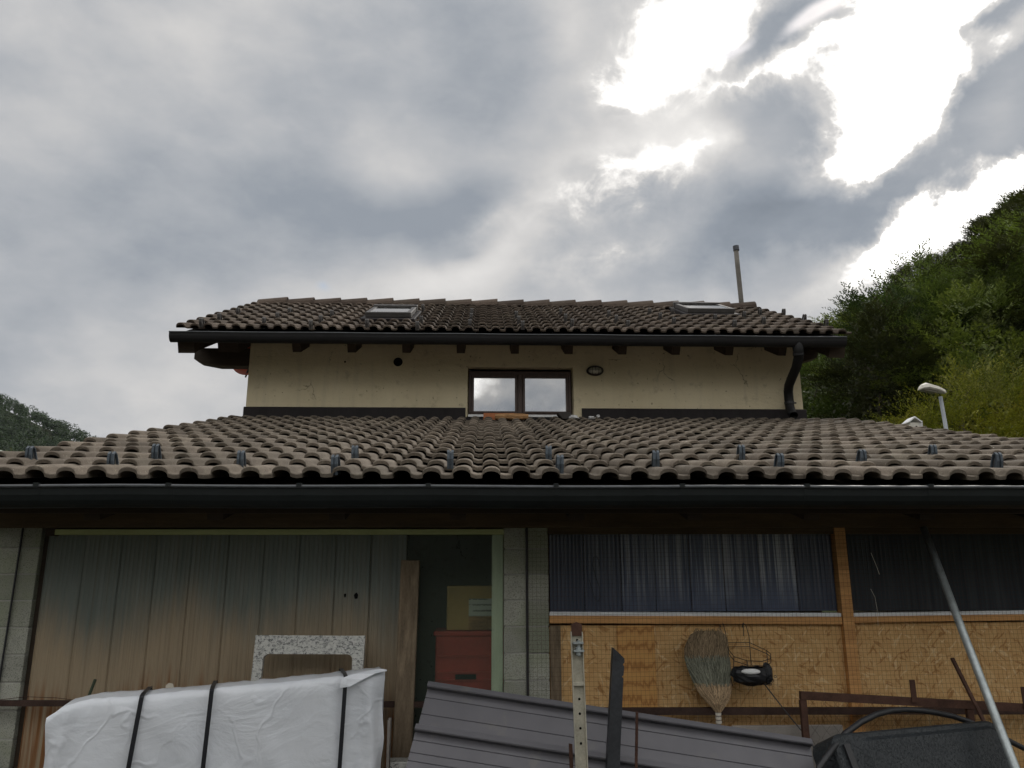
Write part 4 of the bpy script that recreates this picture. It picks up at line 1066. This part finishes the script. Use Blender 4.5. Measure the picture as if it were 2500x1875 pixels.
# film scraps behind it
sc = MB(); sc.add([(-1.575, 4.12, 1.05), (-1.545, 4.10, 1.05), (-1.525, 4.09, 1.135), (-1.535, 4.09, 1.165), (-1.560, 4.10, 1.168), (-1.575, 4.11, 1.155)], [(0, 1, 2, 3, 4, 5)])
so = sc.build('film_scrap', 'beige'); m_ = so.modifiers.new('t', 'SOLIDIFY'); m_.thickness = .004
tag(so, 'small curled strip of pale film standing behind the wrapped bundle', 'film scrap')
bg_ = MB(); vs = []
for i in range(13):
    f = i / 12; x = -1.29 + .22 * f
    h = 1.10 + .078 * math.sin(math.pi * min(1, f * 1.05)) ** .6
    for j in range(6):
        y = 4.05 + .05 * j / 5 * 1.5; vs.append((x, y, 1.02 + (h - 1.02) * math.sin(math.pi * (.15 + .7 * j / 5)) + .006 * noise.noise(Vector((x * 30, y * 30, 0)))))
bg_.add(vs, [(i * 6 + j, i * 6 + j + 1, (i + 1) * 6 + j + 1, (i + 1) * 6 + j) for i in range(12) for j in range(5)])
bg_.add([(-1.29, 4.05, 0), (-1.07, 4.05, 0), (-1.07, 4.12, 0), (-1.29, 4.12, 0), (-1.29, 4.05, 1.06), (-1.07, 4.05, 1.06), (-1.07, 4.12, 1.06), (-1.29, 4.12, 1.06)],
        [(0, 1, 5, 4), (1, 2, 6, 5), (2, 3, 7, 6), (3, 0, 4, 7)])
tag(bg_.build('film_roll', 'beige', smooth=True), 'rounded pale film-covered pack peeping over the wrapped bundle', 'pack')
# granite frame behind the bundle
gf = MB(); yf, yb = 4.31, 4.335
def gp(x, z): return (x, yf + (1.375 - z) * -.10, z)
outer = [(-1.215, .62), (-1.209, 1.376), (-.634, 1.371), (-.645, .62)]
inner = []
def arc(cx, cz, r, a0, a1, n=6): return [(cx + r * math.cos(R(a0 + (a1 - a0) * i / n)), cz + r * math.sin(R(a0 + (a1 - a0) * i / n))) for i in range(n + 1)]
it = arc(-1.130, 1.254, .028, 180, 90) + arc(-.721, 1.250, .028, 90, 0); ib = arc(-.725, .80, .028, 0, -90) + arc(-1.14, .80, .028, 270, 180)
inner = it + ib
N_ = len(inner)
def proj_out(x, z):   # outline point for each inner point
    return None
outs = []
for i, (x, z) in enumerate(inner):
    if i < 7: ox = -1.209 + (.0 if i < 4 else 0); q = (ox, 1.254 + (1.376 - 1.254) * min(1, i / 3)) if i <= 3 else (ox + (x + 1.209) * (i - 3) / 3.0, 1.376)
    elif i < 14: k_ = i - 7; q = (x + (-.634 - x) * min(1, k_ / 3), 1.371) if k_ <= 3 else (-.634, 1.371 - (1.371 - 1.25) * (k_ - 3) / 3)
    elif i < 21: k_ = i - 14; q = (-.645, .80 - .18 * min(1, k_ / 3)) if k_ <= 3 else (-.645 + (x + .645) * (k_ - 3) / 3, .62)
    else: k_ = i - 21; q = (x + (-1.215 - x) * min(1, k_ / 3), .62) if k_ <= 3 else (-1.215, .62 + (.18) * (k_ - 3) / 3)
    outs.append(q)
th = Vector((0, .028, -.003))
iv = [Vector(gp(*q)) for q in inner]; ov = [Vector(gp(*q)) for q in outs]
vs = iv + ov + [q + th for q in iv] + [q + th for q in ov]
fs = []
for i in range(N_):
    j = (i + 1) % N_
    fs += [(i, j, N_ + j, N_ + i), (2 * N_ + j, 2 * N_ + i, 3 * N_ + i, 3 * N_ + j), (i, 2 * N_ + i, 2 * N_ + j, j), (N_ + j, 3 * N_ + j, 3 * N_ + i, N_ + i)]
gf.add(vs, fs)
tag(gf.build('granite_worktop', 'granite'), 'speckled grey granite worktop piece with a rounded cut-out behind the bundle', 'worktop')
st_ = MB().box(-1.21, -.64, 4.21, 4.40, 0, .612)
tag(st_.build('timber_block', 'plank', bevel=.01), 'weathered timber block carrying the granite frame behind the bundle', 'timber')
tag(MB().box(-.475, -.345, 4.17, 4.27, 0, .782).build('granite_offcut', 'granite', bevel=.004), 'low granite offcut at the foot of the standing plank', 'offcut')
# timber plank, rails, rods
pk = MB(); pk.add([(-.484, 4.33, 0), (-.384, 4.33, 0), (-.484, 4.375, 0), (-.384, 4.375, 0), (-.468, 4.42, 1.765), (-.364, 4.42, 1.762), (-.468, 4.462, 1.763), (-.364, 4.462, 1.76)],
       [(0, 2, 3, 1), (4, 5, 7, 6), (0, 1, 5, 4), (2, 6, 7, 3), (0, 4, 6, 2), (1, 3, 7, 5)])
tag(pk.build('standing_plank', 'plank', bevel=.005), 'upright weathered brown plank leaning on the plastic sheet wall', 'plank')
tag(MB().box(-.475, -.462, 4.10, 4.16, 0, .99).build('thin_lath', 'greybd'), 'thin grey lath right beside the end of the wrapped bundle', 'lath')
tag(MB().bar((-2.95, 4.405, 1.040), (-.29, 4.405, 1.012), .026, .028).build('steel_rail', 'rail'), 'dark rusty steel rail running behind the wrapped bundle on the left', 'rail')
tag(MB().bar((.25, 4.412, .972), (4.15, 4.412, .948), .026, .036).build('steel_rail', 'rail'), 'dark steel rail running along the wire mesh on the right', 'rail')
tag(MB().tube([(-1.945, 4.2, 0), (-1.992, 4.2, 1.075), (-1.964, 4.2, 1.175)], .0075, 7).build('green_rod', 'rodgreen'), 'short dark green rod sticking up behind the left end of the bundle', 'rod')
wrm = MB(); wrm.tube([(-2.55, 4.395, 1.052), (-2.40, 4.39, 1.068), (-2.25, 4.39, 1.062), (-2.1, 4.39, 1.045)], .0015, 4)
tag(wrm.build('thin_wire', 'rust'), 'thin loose wire bowed over the left steel rail', 'wire')

# inside the clear sheet: crates and carton
def crate(z0, h, label):
    r_ = empty('plastic_crate', (-.09, 4.86, z0)); x0, x1, y0, y1 = -.296, .125, 4.70, 5.0
    b = MB(); b.extrude([(x0 + .012, y0 + .01, z0 + .002), (x1 - .012, y0 + .01, z0 + .002), (x1 - .012, y1, z0 + .002), (x0 + .012, y1, z0 + .002)], (0, 0, h - .03))
    b.build('body', 'red', r_, bevel=.01)
    b = MB(); b.box(x0, x1, y0 - .006, y1 + .006, z0 + h - .033, z0 + h - .004); b.build('rim', 'red', r_, bevel=.008)
    for z in (.06, .10, .19): MB().box(x0 + .02, x1 - .02, y0 - .002, y0 + .012, z0 + z, z0 + z + .009).build('rib', 'red', r_)
    for x in (x0 + .05, x0 + .15, x0 + .25, x0 + .35): MB().box(x, x + .008, y0 + .001, y0 + .012, z0 + .2, z0 + h - .034).build('rib', 'red', r_)
    MB().box(x0 + .13, x0 + .25, y0 - .0035, y0 - .0005, z0 + .068, z0 + .096).build('grip_hole', 'pitch', r_)
    return tag(r_, label, 'crate')
crate(1.030, .338, 'red plastic crate on top of the stack behind clear sheet')
crate(.687, .338, 'red plastic crate second from top, mostly behind the metal sheets')
crate(.344, .338, 'red plastic crate third from top, hidden behind the metal sheets')
crate(.013, .326, 'bottom red plastic crate of the stack')
cb = empty('cardboard_box', (-.05, 4.85, 1.369))
MB().box(-.222, .11, 4.72, 4.98, 1.3685, 1.617).build('carton', 'card', cb, bevel=.003)
MB().box(-.093, .075, 4.7165, 4.7190, 1.445, 1.545).build('label_sheet', 'label', cb)
MB().box(-.093, .075, 4.7172, 4.7192, 1.3700, 1.443).build('tape', 'log', cb)
tag(cb, 'brown cardboard box with white label on the red crates', 'box')

# ------------------------------------------------------------------ foreground centre: metal sheets, posts
TL = Vector((-.280, 4.15, 1.143)); TR = Vector((1.567, 3.95, .897)); e1 = (TR - TL).normalized(); LL = (TR - TL).length
e2 = Vector((-.042, -.27, -.32)); e2 = (e2 - e1 * e2.dot(e1)).normalized(); en = e1.cross(e2).normalized()
if en.y > 0: en = -en
def metal_sheet(s0, width, n0, l0, l1, label):
    pr = [(0, 0), (-.004, .030), (.0, .036), (.026, .040), (.030, .036), (.022, .002)]
    s_ = .024; N3 = [.066, .154, .224] if width < .5 else [.060, .120, .160, .224, .236 + .066, .236 + .154]
    for q in N3:
        if q < width - .03: pr += [(q, .001), (q + .003, -.003), (q + .006, .001)]
    pr += [(width, 0.001)]
    b = MB(); n = len(pr); vs = []
    for l in (l0, l1):
        for (s2, nn) in pr: vs.append(TL + e1 * l + e2 * (s0 + s2) + en * (nn + n0))
    for l in (l0, l1):
        for (s2, nn) in pr: vs.append(TL + e1 * l + e2 * (s0 + s2) + en * (nn + n0 - .0025))
    b.add(vs, [(i, i + 1, n + i + 1, n + i) for i in range(n - 1)] + [(2 * n + i, 3 * n + i, 3 * n + i + 1, 2 * n + i + 1) for i in range(n - 1)]
          + [(i, 2 * n + i, 2 * n + i + 1, i + 1) for i in range(n - 1)] + [(n + i, n + i + 1, 3 * n + i + 1, 3 * n + i) for i in range(n - 1)])
    return tag(b.build('metal_sheet', 'sheet'), label, 'metal sheet', 'leaning metal sheets')
metal_sheet(0, .40, 0, 0, LL, 'dark grey ribbed metal sheet, rear one, its edge highest')
metal_sheet(.236, .72, .012, -.004, LL + .0, 'dark grey ribbed metal sheet lying in front of the rear sheet')
# trestle that carries the sheets
tr = MB()
for l in (.25, 1.55):
    q = TL + e1 * l + e2 * .3 - en * .035
    tr.box(q.x - .03, q.x + .03, q.y, q.y + .06, 0, q.z)
qa, qb = TL + e1 * .1 + e2 * .3 - en * .030, TL + e1 * 1.75 + e2 * .3 - en * .030
tr.bar(qa + Vector((0, .03, 0)), qb + Vector((0, .03, 0)), .05, .04)
tag(tr.build('trestle', 'plank'), 'weathered timber trestle hidden under the leaning metal sheets', 'trestle')

pp = empty('perforated_post', (.43, 3.70, 0))
def pz(z): return .4245 + (1.415 - z) * .018
b = MB()
for (xa, xb, ya, yb_) in ((-.0275, .0275, 3.712, 3.716), (-.0275, -.0235, 3.690, 3.7118), (.0235, .0275, 3.690, 3.7118)):
    b.add([(pz(0) + xa, ya, 0), (pz(0) + xb, ya, 0), (pz(0) + xa, yb_, 0), (pz(0) + xb, yb_, 0), (pz(1.43) + xa, ya, 1.43), (pz(1.43) + xb, ya, 1.43), (pz(1.43) + xa, yb_, 1.43), (pz(1.43) + xb, yb_, 1.43)],
          [(0, 2, 3, 1), (4, 5, 7, 6), (0, 1, 5, 4), (2, 6, 7, 3), (0, 4, 6, 2), (1, 3, 7, 5)])
b.build('channel', 'perf', pp)
MB().extrude([(.401, 3.700, 1.412), (.451, 3.700, 1.412), (.451, 3.700, 1.462), (.425, 3.700, 1.473), (.401, 3.700, 1.462)], (0, .011, 0)).build('end_piece', 'rust', pp)
for z in (1.392, 1.138, 1.076, 1.015, .952): MB().lathe([(.006, 0), (.006, .0012)], (pz(z) + .002, 3.7125, z), (0, -1, 0), 10).build('bolt_hole', 'pitch', pp)
b = MB(); b.box(.405, .452, 3.675, 3.712, 1.378, 1.386); b.box(.407, .454, 3.670, 3.712, 1.344, 1.352); b.tube([(.431, 3.690, 1.325), (.431, 3.690, 1.392)], .007, 8); b.tube([(.431, 3.69, 1.352), (.431, 3.69, 1.364)], .013, 6); b.tube([(.431, 3.69, 1.330), (.431, 3.69, 1.342)], .013, 6)
b.build('clamp_bolt', 'galv', pp)
b = MB(); b.extrude([(.404, 3.694, 1.197), (.404, 3.694, 1.211), (.404, 3.712, 1.215), (.404, 3.712, 1.200)], (.048, 0, 0)); b.build('cross_plate', 'perf', pp)
tag(pp, 'pale perforated steel channel post with clamp bolt and rusty tip', 'post')
ag = MB(); dxa = (.601 - .555) / (1.352 - .843)
def axx(z): return .600 - (1.352 - z) * .088
pts = [(-.0, 1.352), (.02, 1.338), (.054, 1.307), (.056, 1.29), (.048, 1.280), (.055, 1.272), (.054, 1.235), (.047, 1.228), (.054, 1.219), (.062, 0.0), (.0, 0.0)]
fr_ = [(axx(z) + x, 3.75, z) for (x, z) in pts]
ag.extrude(fr_, (0, .006, 0))
ag.extrude([(axx(1.352), 3.7558, 1.352), (axx(1.352) + .006, 3.7558, 1.350), (axx(0) + .006, 3.7558, 0), (axx(0), 3.7558, 0)], (0, .05, 0))
tag(ag.build('steel_angle', 'steel'), 'dark steel angle bar with ragged cut top right of the perforated post', 'steel angle')
rb = MB(); pts = []; rr = []
for i in range(100):
    z = 1.083 * i / 99; pts.append((.628 + z * .0572, 3.70, z)); rr.append(.0072 if i % 2 else .0062)
rb.tube(pts, rr, 8)
tag(rb.build('rebar_rod', 'rust'), 'thin rusty ribbed rebar standing right of the steel angle', 'rebar')
tag(MB().add([(.398, 3.722, 0), (.424, 3.722, 0), (.398, 3.728, 0), (.424, 3.728, 0), (.381, 3.722, .950), (.397, 3.722, .947), (.381, 3.728, .950), (.397, 3.728, .947)],
       [(0, 2, 3, 1), (4, 5, 7, 6), (0, 1, 5, 4), (2, 6, 7, 3), (0, 4, 6, 2), (1, 3, 7, 5)]).build('rusty_flat_bar', 'rust'), 'short rusty flat bar just left of the perforated post', 'flat bar')

# ------------------------------------------------------------------ right: wire mesh, broom, basket
wm = MB(); rq = random.Random(4)
def wob(x, z): return 4.446 + .006 * noise.noise(Vector((x * 1.6, z * 1.6, 3)))
mx0, mx1, mz0, mz1 = .243, 4.10, .55, 1.925; st = .0236
nxw = int((mx1 - mx0) / st); nzw = int((mz1 - mz0) / st)
for i in range(nxw + 1):
    x = mx0 + i * st; pts = []
    for j in range(9):
        z = mz0 + (mz1 - mz0) * j / 8; pts.append((x + .004 * noise.noise(Vector((x * 3, z * 2, 0))), wob(x, z), z))
    wm.tube(pts, .00062, 3, cap=False)
for j in range(nzw + 1):
    z = mz0 + j * st; pts = []
    for i in range(25):
        x = mx0 - .01 + (mx1 - mx0 + .01) * i / 24; pts.append((x, wob(x, z) - .0015, z + .005 * noise.noise(Vector((x * 2, z * 3, 5)))))
    wm.tube(pts, .00062, 3, cap=False)
tag(wm.build('wire_mesh', 'rust'), 'square welded wire mesh stretched over the right half of the front', 'wire mesh')
hk = MB(); hk.tube([(.585, 4.438, 1.655), (.60, 4.436, 1.60), (.612, 4.436, 1.555), (.632, 4.436, 1.535), (.645, 4.436, 1.56), (.640, 4.436, 1.62), (.622, 4.436, 1.67), (.608, 4.436, 1.73), (.612, 4.436, 1.775), (.628, 4.436, 1.785), (.642, 4.436, 1.76), (.65, 4.436, 1.715)], .0022, 5)
tag(hk.build('wire_hook', 'black'), 'bent black wire hanging in the mesh over the left window panes', 'wire')
w2 = MB(); w2.tube([(2.21, 4.436, 1.80), (2.235, 4.436, 1.72), (2.245, 4.436, 1.68)], .0013, 4); w2.tube([(2.185, 4.436, 1.60), (2.205, 4.436, 1.555), (2.210, 4.436, 1.48), (2.205, 4.436, 1.40)], .0010, 4)
tag(w2.build('pale_string', 'beige'), 'pale loose string hanging in the mesh right of the wooden post', 'string')

br_ = empty('straw_broom', (1.25, 4.39, 0))
OUT = [(.965, 1.240, 1.272), (.995, 1.222, 1.290), (1.03, 1.180, 1.315), (1.06, 1.155, 1.325), (1.095, 1.138, 1.330), (1.14, 1.118, 1.332), (1.19, 1.100, 1.334), (1.24, 1.087, 1.333), (1.29, 1.090, 1.332), (1.33, 1.108, 1.328), (1.36, 1.125, 1.322), (1.378, 1.16, 1.295)]
def olim(z):
    for a, b2 in zip(OUT, OUT[1:]):
        if z <= b2[0]:
            f = (z - a[0]) / (b2[0] - a[0]); return a[1] + f * (b2[1] - a[1]), a[2] + f * (b2[2] - a[2])
    return OUT[-1][1:]
def body(z0, z1, name, m, shrink=1.0):
    b = MB(); vs = []; n = 20; zs = [z0 + (z1 - z0) * i / 8 for i in range(9)]
    for z in zs:
        l, r_ = olim(z); cx = (l + r_) / 2; hw = (r_ - l) / 2 * shrink; dpt = min(.034, hw * .75) * shrink
        for q in range(n): a = 2 * math.pi * q / n; vs.append((cx + hw * math.cos(a), 4.386 + dpt * math.sin(a), z))
    fs = [(i * n + q, i * n + (q + 1) % n, (i + 1) * n + (q + 1) % n, (i + 1) * n + q) for i in range(8) for q in range(n)] + [tuple(range(n - 1, -1, -1)), tuple(range(8 * n, 9 * n))]
    b.add(vs, fs)
    rr2 = random.Random(int(z0 * 1000))
    for q in range(750):   # single straws over the body
        f = rr2.random(); za = z0 + (z1 - z0) * max(0, rr2.uniform(-.15, .6)); zb = za + (z1 - z0) * rr2.uniform(.35, .75)
        zb = min(zb, z1 + .022 * rr2.random()); la, ra = olim(za); lb, rb2 = olim(min(zb, 1.378))
        xa = la + (ra - la) * f; xb = lb + (rb2 - lb) * min(1, max(0, f + rr2.gauss(0, .07)))
        ya = 4.386 - min(.034, (ra - la) * .37) * math.sqrt(max(0.02, 1 - (2 * f - 1) ** 2)) - .003
        yb2 = 4.386 - min(.034, (rb2 - lb) * .37) * math.sqrt(max(0.02, 1 - (2 * f - 1) ** 2)) - .004 - rr2.random() * .005
        w_ = rr2.uniform(.0008, .0016)
        b.add([(xa - w_, ya, za), (xa + w_, ya, za), (xb + w_, yb2, zb), (xb - w_, yb2, zb)], [(0, 1, 2, 3)])
    return b.build(name, m, br_)
body(.965, 1.098, 'straw_neck', 'straw'); body(1.096, 1.242, 'stitched_band', 'binding'); body(1.240, 1.378, 'bristles', 'bristle')
for z in (1.118, 1.157, 1.195, 1.230):
    l, r_ = olim(z); cx, hw = (l + r_) / 2, (r_ - l) / 2
    MB().tube([(cx + hw * 1.01 * math.cos(a), 4.386 + .0365 * math.sin(a), z + .010 * math.cos(a)) for a in [2 * math.pi * q / 24 for q in range(25)]], .0016, 4, False).build('stitching', 'thread', br_)
MB().tube([(1.256, 4.386, .97), (1.2555, 4.386, .93), (1.255, 4.386, .90), (1.25, 4.38, .4), (1.245, 4.375, 0)], [.015, .0135, .012, .012, .012], 10).build('handle', 'greybd', br_)
for z in (.955, .935, .915): MB().tube([(1.2557, 4.386, z - .006), (1.2557, 4.386, z + .006)], .0165, 10).build('ferrule', 'beige', br_)
tag(br_, 'worn straw broom standing bristles up against the wire mesh', 'broom')

bk = empty('wire_basket', (1.44, 4.36, 1.10))
def ring(z, zr_, name, rw=.0019):
    pts = [(1.328, 4.400, z), (1.456, 4.400, z + .001), (1.540, 4.375, zr_), (1.548, 4.34, zr_ - .014), (1.535, 4.31, z - .075), (1.48, 4.285, z - .085), (1.40, 4.285, z - .082), (1.335, 4.30, z - .062), (1.322, 4.345, z - .03), (1.328, 4.400, z)]
    return MB().tube(pts, rw, 5, False).build(name, 'black', bk)
ring(1.317, 1.278, 'ring'); ring(1.295, 1.262, 'ring')
for pts in ([(1.325, 4.43, 1.418), (1.322, 4.405, 1.405), (1.329, 4.398, 1.36), (1.332, 4.398, 1.20), (1.334, 4.36, 1.10)], [(1.312, 4.43, 1.40), (1.305, 4.42, 1.41), (1.302, 4.41, 1.37)],
            [(1.440, 4.43, 1.418), (1.447, 4.405, 1.405), (1.456, 4.398, 1.35), (1.458, 4.398, 1.20)], [(1.432, 4.43, 1.395), (1.436, 4.42, 1.42), (1.43, 4.41, 1.35)],
            [(1.540, 4.372, 1.275), (1.535, 4.36, 1.20), (1.52, 4.35, 1.12)], [(1.335, 4.30, 1.255), (1.33, 4.31, 1.18), (1.335, 4.33, 1.12)], [(1.40, 4.285, 1.235), (1.40, 4.30, 1.12)]):
    MB().tube(pts, .0022, 5).build('wire', 'black', bk)
b = MB(); vs = []; n1, n2 = 9, 20; rq = random.Random(8)
for i in range(n1 + 1):
    th_ = math.pi * (.30 + .70 * i / n1)
    for q in range(n2):
        ph = 2 * math.pi * q / n2; k_ = 1 + rq.uniform(-.07, .07)
        vs.append((1.435 + .108 * k_ * math.sin(th_) * math.cos(ph), 4.345 + .062 * k_ * math.sin(th_) * math.sin(ph), 1.162 + .060 * k_ * math.cos(th_)))
b.add(vs, [(i * n2 + q, (i + 1) * n2 + q, (i + 1) * n2 + (q + 1) % n2, i * n2 + (q + 1) % n2) for i in range(n1) for q in range(n2)])
b.build('net_bag', 'black', bk)
b = MB(); vs = []
for i in range(7):
    th_ = math.pi * i / 6
    for q in range(14):
        ph = 2 * math.pi * q / 14; k_ = 1 + rq.uniform(-.15, .15); vs.append((1.518 + .028 * k_ * math.sin(th_) * math.cos(ph), 4.33 + .03 * k_ * math.sin(th_) * math.sin(ph), 1.165 + .052 * k_ * math.cos(th_)))
b.add(vs, [(i * 14 + q, (i + 1) * 14 + q, (i + 1) * 14 + (q + 1) % 14, i * 14 + (q + 1) % 14) for i in range(6) for q in range(14)])
for q in range(16):
    c = Vector((1.505 + rq.uniform(-.02, .045), 4.31 + rq.uniform(-.02, .02), 1.135 + rq.uniform(-.03, .02))); rr3 = rq.uniform(.006, .014); pa = rq.uniform(0, 3)
    b.tube([c + Vector((rr3 * math.cos(a), .006 * math.sin(a * 2), rr3 * math.sin(a))) for a in [2 * math.pi * w3 / 8 for w3 in range(9)]], .0016, 4, False)
b.build('net_bundle', 'black', bk)
oval((1.418, 4.292, 1.180), .052, .015, [(1, 0), (.9, .012), (.6, .018), (.2, .02)]).build('white_bowl', 'white', bk)
tag(bk, 'black wire basket with dark netting hanging right of the broom', 'basket')
tag(MB().tube([(1.500, 4.335, 1.112), (1.55, 4.29, 1.03), (1.60, 4.24, .95), (1.632, 4.20, .900), (1.652, 4.15, .86), (1.662, 4.11, .81), (1.668, 4.09, .70), (1.67, 4.08, 0)], .0032, 6).build('cord', 'black'), 'thin black cord trailing down from the wire basket', 'cord')

# rusty frame with chain link
rf = empty('rusty_rack', (2.3, 4.15, 0))
slope = (1.034 - 1.102) / (2.776 - 1.617)
def fz(x): return 1.100 + (x - 1.617) * slope
MB().bar((1.617, 4.15, fz(1.617) - .019), (3.7, 4.15, fz(3.7) - .019), .030, .038).build('top_bar', 'rust', rf)
for x in (1.628, 2.49): MB().box(x - .016, x + .016, 4.137, 4.163, 0, fz(x) - .04).build('upright', 'rust', rf)
for (x, t_) in ((2.200, .088), (2.780, .085)): MB().box(x - .015, x + .013, 4.128, 4.134, fz(x) - .02, fz(x) + t_).build('tab', 'rust', rf)
MB().bar((2.459, 4.19, 1.253), (2.50, 4.03, .93), .018, .012).build('diagonal_bar', 'rust', rf)
b = MB()
for i in range(14):
    x = 1.65 + i * .06
    b.tube([(x, 4.14, fz(x) - .02), (x + .05, 4.145, fz(x) - .085), (x + .0, 4.14, fz(x) - .15), (x + .05, 4.145, fz(x) - .215), (x, 4.14, fz(x) - .30)], .0007, 3, False)
    b.tube([(x + .05, 4.14, fz(x) - .02), (x, 4.145, fz(x) - .085), (x + .05, 4.14, fz(x) - .15), (x, 4.145, fz(x) - .215), (x + .05, 4.14, fz(x) - .30)], .0007, 3, False)
b.build('chain_link', 'rail', rf)
tag(rf, 'rusty angle-iron frame with chain link standing before the board wall', 'frame')
tag(MB().box(1.30, 1.885, 4.29, 4.315, 0, .912).build('grey_panel', 'greybd', bevel=.004), 'grey low panel behind the mesh at the end of the metal sheets', 'panel')

# galvanised pole leaning under the eaves
tag(MB().tube([(2.498, 4.37, 1.935), (2.42, 4.0, 1.40), (2.330, 3.60, .862), (2.19, 2.97, .0)], .0195, 14).build('galvanised_pole', 'galv', smooth=True), 'long galvanised pole leaning up to the eaves on the right', 'pole')
# black hose
hp = [(1.36, 3.47, 0.02), (1.375, 3.48, .75), (1.419, 3.50, .892), (1.51, 3.57, .945), (1.611, 3.65, .994), (1.71, 3.70, 1.032), (1.809, 3.75, 1.055), (1.905, 3.80, 1.063), (2.001, 3.85, 1.058), (2.09, 3.88, 1.049), (2.17, 3.90, 1.036), (2.27, 3.93, 1.014), (2.361, 3.95, .985), (2.46, 3.95, .940), (2.56, 3.95, .890), (2.624, 3.95, .858), (2.8, 3.95, .74), (3.0, 3.95, .45), (3.05, 3.95, .03)]
ho = MB(); ho.tube(hp, .0135, 10); ho = tag(ho.build('black_hose', 'black', smooth=True), 'stiff black hose arching over the black plastic box', 'hose')
# black plastic box (tilted lid)
tb = empty('plastic_tool_box', (2.0, 3.75, 0))
def loft(rings):
    b = MB(); n = len(rings[0]); vs = [q for r_ in rings for q in r_]
    b.add(vs, [(i * n + q, i * n + (q + 1) % n, (i + 1) * n + (q + 1) % n, (i + 1) * n + q) for i in range(len(rings) - 1) for q in range(n)] + [tuple(range(n - 1, -1, -1)), tuple(range((len(rings) - 1) * n, len(rings) * n))]); return b
def rrect(x0, x1, s0, s1, r_, plane, n=5):
    pts = []
    for (cx, cs, a0) in ((x1 - r_, s1 - r_, 0), (x0 + r_, s1 - r_, 90), (x0 + r_, s0 + r_, 180), (x1 - r_, s0 + r_, 270)):
        for i in range(n + 1):
            a = R(a0 + 90 * i / n); pts.append(plane(cx + r_ * math.cos(a), cs + r_ * math.sin(a)))
    return pts
# the face looks up towards the camera; its top edge runs from (1.60,3.60,.99) to (2.43,3.86,.99)
ex = Vector((.83, .25, .004)).normalized(); ed = Vector((.02, -.30, -.62)); ed = (ed - ex * ed.dot(ex)).normalized(); en2 = ex.cross(ed).normalized()
if en2.y > 0: en2 = -en2
OO = Vector((1.515, 3.595, 1.004))
def pln(nn): return lambda a, s_: OO + ex * a + ed * s_ + en2 * nn
loft([rrect(0, .98, 0, 1.0, .06, pln(-.16)), rrect(0, .98, 0, 1.0, .06, pln(-.012)), rrect(.01, .97, .01, .99, .055, pln(0)), rrect(.13, .955, .028, .97, .05, pln(.002)), rrect(.16, .94, .045, .955, .045, pln(.020))]).build('lid', 'tread', tb, bevel=.003)
b = MB(); p_ = pln(.003)
b.extrude([p_(.045, .05), p_(.075, .05), p_(.075, .9), p_(.045, .9)], en2 * .012); b.build('lid_rib', 'black', tb)
b = MB(); q0 = OO + ex * .08 + ed * .2 - en2 * .17; b.box(1.62, 2.40, 3.80, 4.02, 0, .62); b.build('base', 'black', tb)
tag(tb, 'black plastic box with textured lid at the lower right', 'box')

# ------------------------------------------------------------------ street lamp and bird box beyond the roof
sl = empty('street_lamp', (12.45, 20, 0))
MB().tube([(12.62, 20, 0), (12.45, 20, 4.0), (12.36, 20, 6.30)], [.075, .058, .048], 12).build('pole', 'pole', sl, smooth=True)
def hr(x, z, hw, hh): return [(x, 20 - hw, z - hh * .3), (x, 20 - hw * .75, z + hh * .6), (x, 20, z + hh), (x, 20 + hw * .75, z + hh * .6), (x, 20 + hw, z - hh * .3), (x, 20 + hw * .8, z - hh * .62), (x, 20 - hw * .8, z - hh * .62)]
loft([hr(11.78, 6.50, .05, .03), hr(11.86, 6.545, .14, .085), hr(12.00, 6.565, .18, .12), hr(12.28, 6.50, .15, .10), hr(12.46, 6.44, .09, .08), hr(12.50, 6.42, .07, .06)]).build('head', 'lampwhite', sl, smooth=False)
loft([[(11.86, 19.89, 6.498), (11.86, 20.11, 6.498), (12.26, 20.11, 6.435), (12.26, 19.89, 6.435)], [(11.90, 19.91, 6.455), (11.90, 20.09, 6.455), (12.22, 20.09, 6.39), (12.22, 19.91, 6.39)]]).build('lens', 'lens_dark', sl)
tag(sl, 'white-headed street lamp on grey pole beyond the lean-to roof', 'street lamp')
bb = empty('bird_box', (11.5, 20, 0))
MB().box(11.36, 11.62, 19.9, 20.15, 5.25, 5.56).build('body', 'lampwhite', bb)
MB().extrude([(11.31, 19.84, 5.55), (11.49, 19.84, 5.68), (11.67, 19.84, 5.55), (11.67, 19.84, 5.58), (11.49, 19.84, 5.72), (11.31, 19.84, 5.58)], (0, .38, 0)).build('roof', 'white', bb)
MB().lathe([(.03, 0), (.03, .004)], (11.53, 19.898, 5.44), (0, -1, 0), 12).build('hole', 'pitch', bb)
MB().box(11.64, 11.74, 19.95, 20.0, 5.30, 5.62).build('side_board', 'scrap', bb)
MB().tube([(11.5, 20.02, 0), (11.5, 20.02, 5.25)], .04, 8).build('pole', 'plank', bb)
tag(bb, 'small white gabled bird box peeping over the roof left of the lamp', 'bird box')

# ------------------------------------------------------------------ air of the valley
hz = MB().box(-900, 700, -250, 1300, -1.0, 165)
ho_ = hz.build('haze', 'white', origin=(0, 0, 0)); ho_['kind'] = 'stuff'; ho_['label'] = 'thin pale haze filling the valley air'; ho_['category'] = 'haze'
hm_ = bpy.data.materials.new('haze_air'); hm_.use_nodes = True; ht = T(hm_.node_tree); ht.n.remove(ht.n['Principled BSDF'])
pv = ht.node('ShaderNodeVolumePrincipled'); pv.inputs['Color'].default_value = (.80, .87, .95, 1); pv.inputs['Density'].default_value = .000035
ht.l.new(pv.outputs[0], ht.n['Material Output'].inputs['Volume'])
ho_.data.materials.clear(); ho_.data.materials.append(hm_)
